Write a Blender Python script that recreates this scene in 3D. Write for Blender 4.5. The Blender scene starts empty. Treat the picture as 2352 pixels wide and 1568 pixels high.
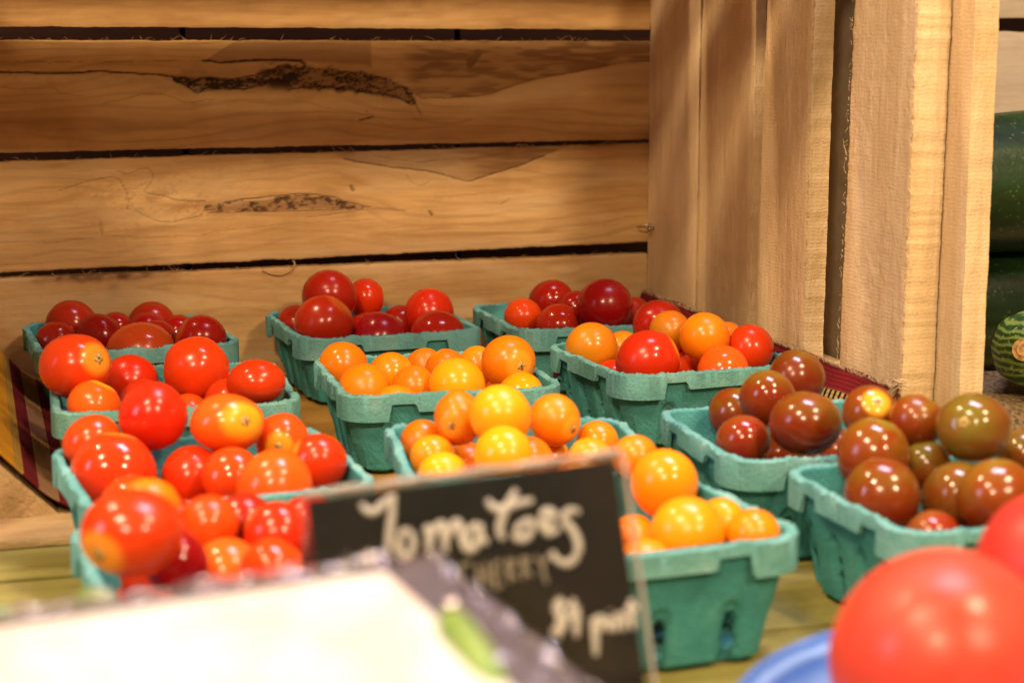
import bpy, bmesh, math, random
import numpy as np
from mathutils import Vector, Matrix

# ---------------------------------------------------------------- camera, world, lights, exposure
F_PX, W_PX, H_PX = 4179.4, 2352.0, 1568.0
PITCH, CAMZ, PSI = 0.1682, 0.2317, 0.2883
sc = bpy.context.scene
cd = bpy.data.cameras.new('camera'); cam = bpy.data.objects.new('camera', cd)
sc.collection.objects.link(cam); sc.camera = cam
cam.location = (0, 0, CAMZ); cam.rotation_euler = (math.pi/2 - PITCH, 0, 0)
cd.sensor_width = 36; cd.lens = 36*F_PX/W_PX; cd.clip_start = .01; cd.clip_end = 50
cd.dof.use_dof = True; cd.dof.focus_distance = 1.03; cd.dof.aperture_fstop = 9.8
cd.dof.aperture_blades = 0
sc.view_settings.view_transform = 'Standard'; sc.view_settings.look = 'None'
sc.view_settings.exposure = 0.85; sc.view_settings.gamma = 1
world = bpy.data.worlds.new('World'); sc.world = world; world.use_nodes = True
bgn = world.node_tree.nodes['Background']
bgn.inputs[0].default_value = (1.0, .70, .46, 1); bgn.inputs[1].default_value = 0.08

def lamp(name, kind, loc, target, power, color, size=.1, size_y=None, spread=None):
    l = bpy.data.lights.new(name, kind); o = bpy.data.objects.new(name, l)
    sc.collection.objects.link(o); o.location = loc
    o.rotation_euler = (Vector(target)-Vector(loc)).to_track_quat('-Z', 'Y').to_euler()
    l.energy = power; l.color = color
    if kind == 'AREA':
        l.shape = 'RECTANGLE' if size_y else 'DISK'; l.size = size
        if size_y: l.size_y = size_y
        if spread: l.spread = math.radians(spread)
    else: l.shadow_soft_size = size
    return o
C0 = Vector((0, .85, .05))
def ldir(az, el, d):
    a, e = math.radians(az), math.radians(el)
    return C0 + Vector((math.sin(a)*math.cos(e), -math.cos(a)*math.cos(e), math.sin(e)))*d
WARM = (1.0, .74, .46)
lamp('market_lamp', 'POINT', ldir(-30, 52, 1.7), C0, 38, WARM, .10)
lamp('market_lamp', 'POINT', ldir(50, 54, 1.8), C0, 36, WARM, .10)
lamp('market_lamp', 'POINT', ldir(-10, 33, 2.2), C0, 44, WARM, .10)
lamp('market_lamp', 'POINT', ldir(32, 32, 2.2), C0, 44, WARM, .10)
lamp('window_light', 'AREA', (.35, .95, 1.7), (.1, .6, 0), 12, (.88, .78, 1.0), .6, .28)
lamp('market_lamp', 'POINT', (-.95, .95, 1.75), C0, 38, WARM, .05)  # extra lamp, added to send light streaks through the roof gaps
lamp('window_light', 'AREA', (-1.9, -.2, .9), (.2, .9, .1), 6, (.80, .76, 1.0), .5, .8)

# ---------------------------------------------------------------- frames and helpers
cp, sp = math.cos(PITCH), math.sin(PITCH)
RT, UP, FW = Vector((1,0,0)), Vector((0,sp,cp)), Vector((0,cp,-sp))
EX = Vector((math.cos(PSI), math.sin(PSI), 0)); EY = Vector((-math.sin(PSI), math.cos(PSI), 0))
def at(u, v, z):                       # the point seen at (u, v) z metres in front of the lens
    return Vector((0,0,CAMZ)) + (FW + RT*((u-W_PX/2)/F_PX) - UP*((v-H_PX/2)/F_PX))*z
CR = Matrix.Rotation(PSI, 4, 'Z')      # the crates stand turned by PSI
def tag(o, label=None, cat=None, group=None, kind=None):
    if label: o['label'] = label
    if cat: o['category'] = cat
    if group: o['group'] = group
    if kind: o['kind'] = kind
    return o
def empty(name, loc=(0,0,0), rz=0.0):
    o = bpy.data.objects.new(name, None); sc.collection.objects.link(o)
    o.location = loc; o.rotation_euler = (0,0,rz); o.empty_display_size = .02
    return o
def link(name, me, m, parent=None, smooth=True, loc=None, rot=None):
    o = bpy.data.objects.new(name, me); sc.collection.objects.link(o)
    if m is not None:
        me.materials.clear(); me.materials.append(m)
    if smooth: me.polygons.foreach_set('use_smooth', [True]*len(me.polygons))
    if loc is not None: o.location = loc
    if rot is not None: o.rotation_euler = rot
    if parent is not None: o.parent = parent
    return o
def mesh(name, v, f):
    me = bpy.data.meshes.new(name); me.from_pydata([tuple(map(float,p)) for p in v], [], f); me.update(); return me
def fattr(me, name, arr):
    a = me.attributes.new(name, 'FLOAT', 'POINT'); a.data.foreach_set('value', np.asarray(arr, dtype=np.float32)); return a
def box_me(name, lo, hi, bev=.0008):
    bm = bmesh.new(); bmesh.ops.create_cube(bm, size=1)
    for v in bm.verts:
        v.co = Vector([(lo[i]+hi[i])/2 + v.co[i]*(hi[i]-lo[i]) for i in range(3)])
    if bev: bmesh.ops.bevel(bm, geom=list(bm.edges), offset=bev, segments=2, affect='EDGES', profile=.5)
    me = bpy.data.meshes.new(name); bm.to_mesh(me); bm.free(); return me
def tubes(name, paths, nseg=6):        # paths: list of (points, radii)
    V, Fc = [], []
    for pts, rad in paths:
        pts = [Vector(p) for p in pts]; n = len(pts)
        if not hasattr(rad, '__len__'): rad = [rad]*n
        b0 = len(V)
        for i, p in enumerate(pts):
            t = (pts[min(i+1,n-1)]-pts[max(i-1,0)]).normalized()
            a = t.cross(Vector((.31,.2,.93))).normalized(); b = t.cross(a)
            for k in range(nseg):
                an = 2*math.pi*k/nseg; V.append(p + (a*math.cos(an)+b*math.sin(an))*rad[i])
        for i in range(n-1):
            for k in range(nseg):
                k2 = (k+1)%nseg
                Fc.append((b0+i*nseg+k, b0+i*nseg+k2, b0+(i+1)*nseg+k2, b0+(i+1)*nseg+k))
        Fc.append(tuple(b0+k for k in range(nseg))[::-1]); Fc.append(tuple(b0+(n-1)*nseg+k for k in range(nseg)))
    return mesh(name, V, Fc)
def smooth_path(pts, n=8):
    pts = [Vector(p) for p in pts]; out = []
    P = [pts[0]*2-pts[1]] + pts + [pts[-1]*2-pts[-2]]
    for i in range(1, len(P)-2):
        for k in range(n):
            t = k/n
            out.append(.5*((2*P[i])+(P[i+1]-P[i-1])*t+(2*P[i-1]-5*P[i]+4*P[i+1]-P[i+2])*t*t+(3*P[i]-P[i-1]-3*P[i+1]+P[i+2])*t**3))
    out.append(pts[-1]); return out
def _h(ix, iy, s):
    n = (ix*374761393 + iy*668265263 + s*1442695041) & 0x7fffffff
    n = ((n ^ (n >> 13))*1274126177) & 0x7fffffff
    return ((n ^ (n >> 16)) & 0xffff)/65535.0
def vnoise(x, y, s=0):
    x = np.asarray(x, float); y = np.asarray(y, float)
    ix = np.floor(x).astype(np.int64); iy = np.floor(y).astype(np.int64); fx = x-ix; fy = y-iy
    fx = fx*fx*(3-2*fx); fy = fy*fy*(3-2*fy)
    a,b,c,d = _h(ix,iy,s),_h(ix+1,iy,s),_h(ix,iy+1,s),_h(ix+1,iy+1,s)
    return (a*(1-fx)+b*fx)*(1-fy)+(c*(1-fx)+d*fx)*fy
def fbm(x, y, s=0, o=4):
    r = 0; a = .5
    for k in range(o):
        r = r + a*vnoise(x*2**k, y*2**k, s+k*17); a *= .5
    return r/(1-.5**o)
def sstep(a, b, x): 
    t = np.clip((x-a)/(b-a), 0, 1); return t*t*(3-2*t)

# ---------------------------------------------------------------- materials
class M_:
    def __init__(s, name, rough=.5, spec=.5):
        s.m = bpy.data.materials.new(name); s.m.use_nodes = True; s.nt = s.m.node_tree
        s.p = s.nt.nodes['Principled BSDF']; s.p.inputs['Roughness'].default_value = rough
        s.p.inputs['Specular IOR Level'].default_value = spec
    def n(s, t, **k):
        nd = s.nt.nodes.new(t)
        for a, b in k.items():
            if a.startswith('i_'):
                key = a[2:]; key = int(key) if key.isdigit() else key.replace('_',' ')
                nd.inputs[key].default_value = b
            else: setattr(nd, a, b)
        return nd
    def l(s, a, b): s.nt.links.new(a, b)
    def coords(s, scale=(1,1,1), rnd=True):
        tc = s.n('ShaderNodeTexCoord'); out = tc.outputs['Object']
        if rnd:
            oi = s.n('ShaderNodeObjectInfo'); mu = s.n('ShaderNodeMath', operation='MULTIPLY', i_1=7.3); s.l(oi.outputs['Random'], mu.inputs[0])
            ad = s.n('ShaderNodeVectorMath', operation='ADD'); s.l(out, ad.inputs[0]); s.l(mu.outputs[0], ad.inputs[1]); out = ad.outputs[0]
        mp = s.n('ShaderNodeMapping'); mp.inputs['Scale'].default_value = scale; s.l(out, mp.inputs[0]); return mp.outputs[0]
    def noise(s, vec, scale, detail=4, rough=.55, dist=0):
        nd = s.n('ShaderNodeTexNoise', i_Scale=scale, i_Detail=detail, i_Roughness=rough, i_Distortion=dist); s.l(vec, nd.inputs['Vector']); return nd.outputs['Fac']
    def ramp(s, fac, stops, interp='LINEAR'):
        r = s.n('ShaderNodeValToRGB'); cr = r.color_ramp; cr.interpolation = interp
        while len(cr.elements) < len(stops): cr.elements.new(.5)
        for e, (p, c) in zip(cr.elements, stops):
            e.position = p; e.color = (*c, 1) if len(c) == 3 else c
        s.l(fac, r.inputs[0]); return r.outputs[0]
    def mix(s, fac, a, b, mode='MIX'):
        m = s.n('ShaderNodeMix', data_type='RGBA', blend_type=mode)
        if isinstance(fac, (int, float)): m.inputs[0].default_value = fac
        else: s.l(fac, m.inputs[0])
        for k, x in ((6, a), (7, b)):
            if isinstance(x, tuple): m.inputs[k].default_value = (*x, 1)
            else: s.l(x, m.inputs[k])
        return m.outputs[2]
    def attr(s, name): return s.n('ShaderNodeAttribute', attribute_name=name).outputs['Fac']
    def math(s, op, a, b=0.0, clamp=False):
        m = s.n('ShaderNodeMath', operation=op); m.use_clamp = clamp
        for k, x in ((0,a),(1,b)):
            if isinstance(x, (int,float)): m.inputs[k].default_value = x
            else: s.l(x, m.inputs[k])
        return m.outputs[0]
    def base(s, c):
        if isinstance(c, tuple): s.p.inputs['Base Color'].default_value = (*c, 1)
        else: s.l(c, s.p.inputs['Base Color'])
        return s
    def bump(s, h, strength=.3, dist=.001):
        b = s.n('ShaderNodeBump', i_Strength=strength, i_Distance=dist); s.l(h, b.inputs['Height']); s.l(b.outputs[0], s.p.inputs['Normal']); return s

def wood(name, c1, c2, axis='X', fuzz=.35, stain=False, saw=0.0):
    m = M_(name, .72, .25)
    g = (9, 90, 90) if axis == 'X' else (90, 90, 9) if axis == 'Z' else (90, 9, 90)
    vec = m.coords(g); v2 = m.coords((1,1,1))
    grain = m.noise(vec, 1.0, 6, .6, .8)
    g2 = (3, 26, 26) if axis == 'X' else (26, 26, 3) if axis == 'Z' else (26,3,26)
    broad = m.noise(m.coords(g2), 1.0, 3, .5, 1.2)
    fac = m.math('ADD', m.math('MULTIPLY', grain, .5), m.math('MULTIPLY', broad, .6))
    col = m.ramp(fac, [(.34, c2), (.52, tuple(.5*(a+b) for a,b in zip(c1,c2))), (.66, c1)])
    blot = m.noise(v2, 38, 5, .6); col = m.mix(m.math('MULTIPLY', m.ramp(blot, [(.45,(0,0,0)),(.75,(1,1,1))]), .28), col, tuple(x*.72 for x in c2))
    if stain:
        col = m.mix(m.attr('heart'), col, (.23, .115, .045), 'MIX')
        col = m.mix(m.attr('pale'), col, (.72, .52, .27), 'MIX')
        col = m.mix(m.attr('dark'), col, (.035, .018, .009), 'MIX')
    m.base(col)
    fine = m.noise(v2, 900, 3, .7); fib = m.noise(m.coords(tuple(3*x for x in g)), 1.6, 4, .6)
    h = m.math('ADD', m.math('MULTIPLY', fine, .5), fib)
    if saw:
        w = m.n('ShaderNodeTexWave', wave_type='BANDS', bands_direction='Z' if axis=='Z' else 'X', i_Scale=150, i_Distortion=5.0, i_Detail=2.0)
        m.l(v2, w.inputs['Vector']); h = m.math('ADD', h, m.math('MULTIPLY', w.outputs['Fac'], saw))
    lump = m.noise(m.coords(tuple({9:85,90:270}[x] for x in g)), 1.0, 5, .65); h = m.math('ADD', h, m.math('MULTIPLY', lump, fuzz*4))
    m.bump(h, min(1, .35+fuzz), .0005+.0009*fuzz)
    return m.m
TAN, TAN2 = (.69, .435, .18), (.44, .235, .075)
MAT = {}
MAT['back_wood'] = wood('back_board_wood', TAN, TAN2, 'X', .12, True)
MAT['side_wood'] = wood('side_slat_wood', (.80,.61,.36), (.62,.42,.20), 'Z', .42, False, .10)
MAT['floor_wood'] = wood('floor_slat_wood', (.62,.43,.21), (.48,.31,.13), 'X', .6)
MAT['far_wood'] = wood('far_board_wood', (.46,.38,.27), (.36,.28,.19), 'X', .15)
MAT['rail_wood'] = wood('rail_wood', (.60,.42,.22), (.48,.31,.14), 'Y', .6)
m = M_('dark_wall_paint', .8, .2)
m.base(m.ramp(m.noise(m.coords((6,6,60)), 1, 4), [(.3,(.045,.016,.004)),(.7,(.090,.034,.009))])); MAT['dark_wall'] = m.m
m = M_('table_paint', .55, .4); v = m.coords((1,1,1), False)
col = m.ramp(m.noise(m.coords((8,70,20)), 1, 5, .6, .5), [(.3,(.20,.175,.040)),(.6,(.28,.245,.065)),(.8,(.35,.29,.10))])
col = m.mix(m.ramp(m.noise(v, 60, 5), [(.56,(0,0,0)),(.68,(.6,.6,.6))]), col, (.20,.15,.06)); m.base(col)
m.bump(m.noise(m.coords((30,300,60)), 1, 5), .4, .0006); MAT['table'] = m.m

# pulp
m = M_('moulded_pulp', .92, .15); v = m.coords((1,1,1))
big = m.noise(v, 42, 4, .6); fine = m.noise(v, 520, 4, .65)
col = m.ramp(big, [(.32,(.027,.195,.205)),(.5,(.048,.275,.280)),(.68,(.090,.360,.355))])
col = m.mix(m.ramp(m.noise(v, 17, 3), [(.58,(0,0,0)),(.66,(.75,.75,.75))]), col, (.030,.115,.120))
col = m.mix(m.math('MULTIPLY', fine, .25), col, (.17,.38,.32))
m.base(col)
wv = m.n('ShaderNodeTexWave', wave_type='BANDS', bands_direction='DIAGONAL', i_Scale=210, i_Distortion=6.0, i_Detail=1.5); m.l(v, wv.inputs['Vector'])
m.bump(m.math('ADD', m.math('MULTIPLY', fine, 1.6), m.math('MULTIPLY', wv.outputs['Fac'], .18)), .7, .0006); MAT['pulp'] = m.m
m = M_('pulp_rim', .92, .15); v = m.coords((1,1,1)); fine = m.noise(v, 520, 4, .65)
col = m.ramp(m.noise(v, 48, 4, .6), [(.3,(.075,.270,.265)),(.55,(.14,.375,.365)),(.75,(.26,.49,.46))])
col = m.mix(m.math('MULTIPLY', fine, .3), col, (.27,.48,.42)); m.base(col)
wv = m.n('ShaderNodeTexWave', wave_type='RINGS', rings_direction='Z', i_Scale=230, i_Distortion=5.0, i_Detail=1.5); m.l(v, wv.inputs['Vector'])
m.bump(m.math('ADD', m.math('MULTIPLY', fine, 1.8), m.math('MULTIPLY', wv.outputs['Fac'], .2)), .8, .0006); MAT['rim'] = m.m

# tomatoes: 'stem' attribute = 1 at the stem end, 0 at the other end
def tomato(name, c, c_stem, c_tip, sub=.04, rough=.19, mottle=None, shoulder=False, lo=.90):
    m = M_(name, rough, .5); st = m.attr('stem'); v = m.coords((1,1,1))
    oi = m.n('ShaderNodeObjectInfo'); hsv = m.n('ShaderNodeHueSaturation')
    col = m.ramp(st, [(0, c_tip), (.45, c), (lo, c), (lo*.4+.6*.995, c_stem)])
    if shoulder: col = m.ramp(st, [(0, c_tip), (.38, c_tip), (.62, c), (.95, c_stem)])
    if mottle: col = m.mix(m.ramp(m.noise(v, 55, 2, .5, .6), [(.38,(0,0,0)),(.62,(1,1,1))]), col, mottle)
    spk = m.noise(v, 900, 2, .5); col = m.mix(m.ramp(spk, [(.62,(0,0,0)),(.80,(.35,.35,.35))]), col, tuple(min(1,x*1.5+.012) for x in c))
    m.l(m.math('ADD', m.math('MULTIPLY', oi.outputs['Random'], .010), .497), hsv.inputs['Hue'])
    m.l(m.math('ADD', m.math('MULTIPLY', oi.outputs['Random'], .3), .85), hsv.inputs['Value']); m.l(col, hsv.inputs['Color']); m.base(hsv.outputs[0])
    if sub:
        m.p.inputs['Subsurface Weight'].default_value = sub; m.p.inputs['Subsurface Radius'].default_value = (1,.35,.12); m.p.inputs['Subsurface Scale'].default_value = .003; m.p.inputs['Specular IOR Level'].default_value = .42
    ra = m.ramp(m.noise(v, 60, 3), [(.3,(rough*.6,)*3),(.7,(rough*1.6,)*3)]); m.l(ra, m.p.inputs['Roughness'])
    m.bump(m.math('ADD', m.noise(v, 110, 2), m.math('MULTIPLY', spk, .06)), .12, .0006)
    return m.m
TM = {
 'D': tomato('dark_red_tomato_skin', (.34,.004,.003), (.42,.06,.01), (.31,.003,.003)),
 'R': tomato('red_tomato_skin', (.69,.034,.004), (.80,.25,.02), (.65,.026,.003)),
 'O': tomato('orange_red_tomato_skin', (.84,.085,.006), (.88,.36,.02), (.80,.06,.006)),
 'P': tomato('yellow_blotched_tomato_skin', (.78,.075,.006), (.88,.30,.012), (.76,.055,.006), lo=.84),
 'T': tomato('brownish_red_tomato_skin', (.46,.045,.008), (.5,.2,.03), (.42,.03,.006)),
 'Y': tomato('orange_tomato_skin', (.88,.225,.003), (.85,.34,.02), (.86,.19,.003), .10, .24),
 'L': tomato('yellow_orange_tomato_skin', (.93,.345,.004), (.9,.45,.03), (.91,.31,.004), .10, .24),
 'G': tomato('golden_tomato_skin', (.62,.215,.006), (.62,.30,.03), (.64,.18,.005), .06, .24),
 'B': tomato('brown_tomato_skin', (.185,.060,.005), (.21,.13,.010), (.20,.020,.004), 0, .17, (.21,.034,.004), True),
 'K': tomato('olive_brown_tomato_skin', (.140,.070,.007), (.17,.12,.014), (.20,.024,.005), 0, .14, (.20,.055,.008), True),
 'C': tomato('dark_red_brown_tomato_skin', (.25,.016,.005), (.22,.07,.01), (.22,.012,.004), 0, .14, (.20,.030,.006), True),
 'S': tomato('brown_tomato_skin_with_gold_stem_end', (.25,.060,.006), (.85,.42,.02), (.22,.022,.005), 0, .16, lo=.90),
}
m = M_('stem_scar_cork', .8, .2); m.base(m.ramp(m.noise(m.coords((1,1,1)), 700, 3), [(.35,(.16,.09,.03)),(.6,(.62,.42,.14))])); MAT['scar'] = m.m
m = M_('stem_scar_centre', .8, .2); m.base((.07,.045,.02)); MAT['scar_dark'] = m.m

# ---------------------------------------------------------------- the setting
TABLE_Z = .0012; FLOOR_Z = .0058
def slab(x0, x1, y0, y1, z0, z1, name, m, parent=None, bev=.0008):
    return link(name, box_me(name, (x0,y0,z0), (x1,y1,z1), bev), m, parent, False)
tb = bpy.data.meshes.new('table_top'); bm = bmesh.new()
y = .852
for k in range(17):
    y1 = y - .0760; 
    r = bmesh.ops.create_cube(bm, size=1)
    for v in r['verts']: v.co = Vector((.1+v.co.x*2.6, (y+y1)/2+.0008+v.co.y*.0735, TABLE_Z-.011+v.co.z*.022))
    y = y1
r = bmesh.ops.create_cube(bm, size=1)
for v in r['verts']: v.co = Vector((.1+v.co.x*2.6, 1.12+v.co.y*.53, TABLE_Z-.011+v.co.z*.022))
r = bmesh.ops.create_cube(bm, size=1)
for v in r['verts']: v.co = Vector((.1+v.co.x*2.6, .5+v.co.y*1.9, TABLE_Z-.034+v.co.z*.018))
bmesh.ops.bevel(bm, geom=list(bm.edges), offset=.0012, segments=2, affect='EDGES')
bm.to_mesh(tb); bm.free()
o = link('table_top', tb, MAT['table'], None, False, rot=(0,0,PSI)); tag(o, 'yellowish green painted plank table under the crates and baskets', 'table', kind='structure')
wl = bpy.data.meshes.new('wall'); bm = bmesh.new()
x = -1.0
while x < 2.2:
    r = bmesh.ops.create_cube(bm, size=1); 
    for v in r['verts']: v.co = Vector((x+.0945+v.co.x*.186, 1.255+v.co.y*.02, .35+v.co.z*.9))
    x += .19
r = bmesh.ops.create_cube(bm, size=1)
for v in r['verts']: v.co = Vector((.6+v.co.x*3.2, 1.285+v.co.y*.02, .35+v.co.z*.9))
bm.to_mesh(wl); bm.free()
o = link('wall', wl, MAT['dark_wall'], None, False, rot=(0,0,PSI)); o['kind'] = 'structure'

# ---------------------------------------------------------------- crates
def board(name, axis, a0, a1, b0, b1, d0, d1, m, parent, seed, step=.004, rough_e=.0006, fuzz=0.0, paint=None, bstep=None):
    """A sawn board. axis 'X': runs along x, b = z, front face at y=d0, back at d1.
       axis 'Z': runs along z (a), b = y, inner face at x=d0, outer at d1."""
    na = max(2, int(abs(a1-a0)/step)); nb = max(2, int(abs(np.mean(b1)-np.mean(b0))/(bstep or step)))
    A = np.linspace(a0, a1, na+1); B = np.linspace(0, 1, nb+1)
    e0 = (fbm(A*60, A*0+seed, seed, 4)-.5)*2*rough_e + (fbm(A*420, A*0, seed+3, 2)-.5)*2*rough_e*.6
    e1 = (fbm(A*60, A*0+seed+9, seed, 4)-.5)*2*rough_e + (fbm(A*420, A*0, seed+7, 2)-.5)*2*rough_e*.6
    def rows(v): return v if hasattr(v, '__len__') else np.full(na+1, v)
    def edge(v):
        return np.interp(A, [a0, a1], v) if hasattr(v, '__len__') else np.full(na+1, v)
    L0, L1 = edge(b0)+e0, edge(b1)+e1
    AA, BB = np.meshgrid(A, B, indexing='ij'); BV = L0[:,None]*(1-BB)+L1[:,None]*BB
    sgn = 1 if d0 > d1 else -1
    disp = np.zeros_like(AA)
    if fuzz:
        disp += ((fbm(AA*420, BV*420, seed, 3)-.5)*1.6*sstep(.35,.65,fbm(AA*40,BV*90,seed+9,2)) + (fbm(AA*90, BV*160, seed+5, 3)-.5)*.7)*fuzz
    at_ = {}
    if paint: at_, dd = paint(AA, BV); disp = disp+dd
    edgef = np.minimum(1, np.minimum(BB, 1-BB)*nb/1.2)
    D0 = d0 + sgn*(disp - (1-edgef)*.0007)
    V = []
    def P(a, b, d): return (a, d, b) if axis == 'X' else (d, b, a)
    for i in range(na+1):
        for j in range(nb+1): V.append(P(AA[i,j], BV[i,j], D0[i,j]))
    n0 = (na+1)*(nb+1)
    for i in range(na+1): V.append(P(A[i], L0[i], d1)); V.append(P(A[i], L1[i], d1))
    Fc = []; w = nb+1
    for i in range(na):
        for j in range(nb): Fc.append((i*w+j, i*w+j+1, (i+1)*w+j+1, (i+1)*w+j))
        b = n0+2*i
        Fc.append((i*w, (i+1)*w, b+2, b)); Fc.append((i*w+nb, b+1, b+3, (i+1)*w+nb)); Fc.append((b, b+2, b+3, b+1))
    Fc.append(tuple([j for j in range(nb+1)]+[n0+1, n0])); Fc.append(tuple([na*w+j for j in range(nb+1)][::-1]+[n0+2*na, n0+2*na+1]))
    me = mesh(name, V, Fc)
    for k in ('heart', 'pale', 'dark'):
        arr = at_.get(k, np.zeros_like(AA)).ravel(); fattr(me, k, np.concatenate([arr, np.zeros(2*(na+1))]))
    bm = bmesh.new(); bm.from_mesh(me); bmesh.ops.recalc_face_normals(bm, faces=bm.faces); bm.to_mesh(me); bm.free()
    o = link(name, me, m, parent, True)
    try: me.set_sharp_from_angle(angle=math.radians(50))
    except Exception: pass
    return o
YW, XW = 1.19, .451
# marks on the back boards: digitised as outlines on the board plane (x along the board, z up), in metres
def wallpt(u, v):
    r = FW + RT*((u-W_PX/2)/F_PX) - UP*((v-H_PX/2)/F_PX); c = Vector((0,0,CAMZ))
    t = (YW - c.dot(EY))/r.dot(EY); p = c + r*t; return p.dot(EX), p.z
def segdist(X, Z, pts):
    d = np.full(X.shape, 1e9); tt = np.zeros(X.shape)
    P = [wallpt(*p[:2]) for p in pts]; W = [p[2] if len(p) > 2 else 1 for p in pts]
    for i in range(len(P)-1):
        (x0,z0),(x1,z1) = P[i],P[i+1]; L = (x1-x0)**2+(z1-z0)**2
        t = np.clip(((X-x0)*(x1-x0)+(Z-z0)*(z1-z0))/L, 0, 1)
        q = np.hypot(X-x0-t*(x1-x0), Z-z0-t*(z1-z0)); w = W[i]+(W[i+1]-W[i])*t
        k = q < d; d = np.where(k, q, d); tt = np.where(k, w, tt)
    return d, tt
def curve_z(X, pts):
    P = sorted(wallpt(*p) for p in pts); return np.interp(X, [p[0] for p in P], [p[1] for p in P])
PXM = .00029      # one photo pixel on the wall
def figure(X, Z, knots, seed, per=.0075):
    w = (fbm(X*9, Z*30, seed, 3)-.5)*.030
    for (u, v, ax, az, k) in knots:
        x0, z0 = wallpt(u, v); q = ((X-x0)/ax)**2+((Z-z0)/az)**2
        w = w + np.sign(Z-z0)*k*np.exp(-q)
    f = (Z+w)/per; s = .5+.5*np.sin(2*math.pi*(f+.35*fbm(X*30,Z*200,seed+2,2)))
    return sstep(.62,1.0,s)*(.25+.75*fbm(X*18,Z*40,seed+4,3))
def lines(X, Z, L, seed):
    L = [([((1-t)**3*0+q[0], q[1]) for t in (0,) for q in smooth_path([(a[0],a[1],0) for a in pts], 5)], w, s) for pts, w, s in L]
    out = np.zeros_like(X)
    wx = (fbm(X*160, Z*160, seed, 3)-.5)*.0016
    for pts, w, s in L:
        d, ww = segdist(X, Z+wx, pts); n = .55+.9*fbm(X*500, Z*500, seed+4, 3)
        out = np.maximum(out, s*(1-sstep(.25, 1.0, d/(w*ww*PXM*n))))
    return out
def paint2(X, Z):
    n1 = fbm(X*240, Z*300, 5, 4); n2 = fbm(X*330, Z*620, 9, 4); n3 = fbm(X*60, Z*420, 12, 3)
    dark = lines(X, Z, [
      ([(-40,166),(131,168),(240,165),(350,171),(394,175)], 3.0, .85),
      ([(-40,143),(131,143),(290,141),(470,140)], 1.4, .35),
      ([(464,140),(525,142),(604,138),(656,138),(691,140)], 3.5, .95),
      ([(691,140),(700,150),(690,160)], 5, .8),
      ([(394,175),(430,190),(470,178),(520,186),(580,190),(640,186)], 3.0, 1.0),
      ([(400,178),(440,205),(456,212),(470,204),(500,198),(560,205),(600,192)], 2.6, .9),
      ([(945,219),(966,262),(958,245)], 3.5, .5),
      ([(660,205),(730,200),(800,206),(850,213),(905,222),(945,240)], 3.0, .8),
      ([(540,180),(590,172),(640,165),(680,150)], 2.0, .7),
      ([(828,276),(858,269)], 2.6, .85), ([(841,255),(843,258)], 2.0, .5),
      ([(0,200),(60,205),(120,200),(140,215),(190,222)], 1.8, .28), ([(240,238),(300,225),(345,215),(400,225),(430,238),(500,228)], 1.6, .35),
      ([(520,232),(600,228),(700,235),(760,250),(830,262),(880,285)], 1.5, .22),
      ([(60,300),(200,296),(420,292)], 1.3, .12), ([(950,275),(1030,285),(1080,275)], 5, .18),
      ([(966,226),(1058,224),(1123,217),(1189,193),(1255,177),(1320,167),(1430,145),(1500,141)], 2.0, .45),
    ], 3)
    # broken bark pocket, thick in the middle of the board and tapering right
    d, w = segdist(X, Z, [(600,180,.6),(650,172,1.0),(690,178,1.0),(760,183,1.0),(820,188,1.0),(880,200,.9),(930,215,.6),(950,235,.3)])
    pocket = 1-sstep(.75, 1.1, d/(27*PXM*np.maximum(w,.2)*(.7+.6*n1)))
    cells = np.abs(fbm(X*190+4*n1, Z*330+2*n1, 21, 4)-.5)*2; cracks = 1-sstep(.02, .17, cells)
    dark = np.maximum(dark, pocket*np.clip(cracks*.95+sstep(.55,.75,n2)*.6, 0, 1))
    d, w = segdist(X, Z, [(400,182,.3),(450,195,1),(520,193,.9),(600,190,.7)])
    p2 = 1-sstep(.7, 1.1, d/(15*PXM*w*(.6+.8*n1))); dark = np.maximum(dark, p2*np.clip(sstep(.35,.6,n2)*.95+.25,0,1))
    d, w = segdist(X, Z, [(630,175,1),(670,178,1)]); dark = np.maximum(dark, (1-sstep(.3,1.2,d/(34*PXM)))*sstep(.42,.6,n1+.15*n2))
    heart = pocket*.8 + p2*.65
    halo, _ = segdist(X, Z, [(430,185),(600,182),(760,183),(900,205)]); heart = np.maximum(heart, .45*(1-sstep(.2,1,halo/(50*PXM)))*(.4+n1))
    heart = np.maximum(heart, .34*figure(X, Z, [(640,180,.06,.012,.008),(860,200,.04,.010,.006)], 7))
    top = curve_z(X, [(-40,143),(470,140),(700,142),(840,150),(900,190),(966,226),(1058,224),(1123,217),(1189,193),(1255,177),(1320,167),(1430,145),(1500,141)])
    xa = wallpt(466,120)[0]; xb = wallpt(850,130)[0]
    slant = (Z-wallpt(466,140)[1])*1.6
    grey = sstep(0, .0012, X-xa-slant)*(1-sstep(0,.0015,X-xb))*sstep(-.001,.001,Z-top)
    xr = wallpt(900,130)[0]
    brown = sstep(-.0006,.0006,Z-top)*sstep(xr, xr+.02, X)*(.35+.5*sstep(.35,.65,n3))
    heart = np.clip(np.maximum(np.maximum(heart, grey*.55), brown), 0, 1)
    d, _ = segdist(X, Z, [(1080,148),(1098,124)]); heart = np.maximum(heart, (1-sstep(.6,1,d/(9*PXM)))*.9); dark = np.maximum(dark, (1-sstep(.0,.35,np.abs(d/(9*PXM)-.9)))*.4)
    pale = sstep(0,.003,top-Z)*(1-sstep(.006,.022,top-Z))*sstep(.30,.34,X)*.55
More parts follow.
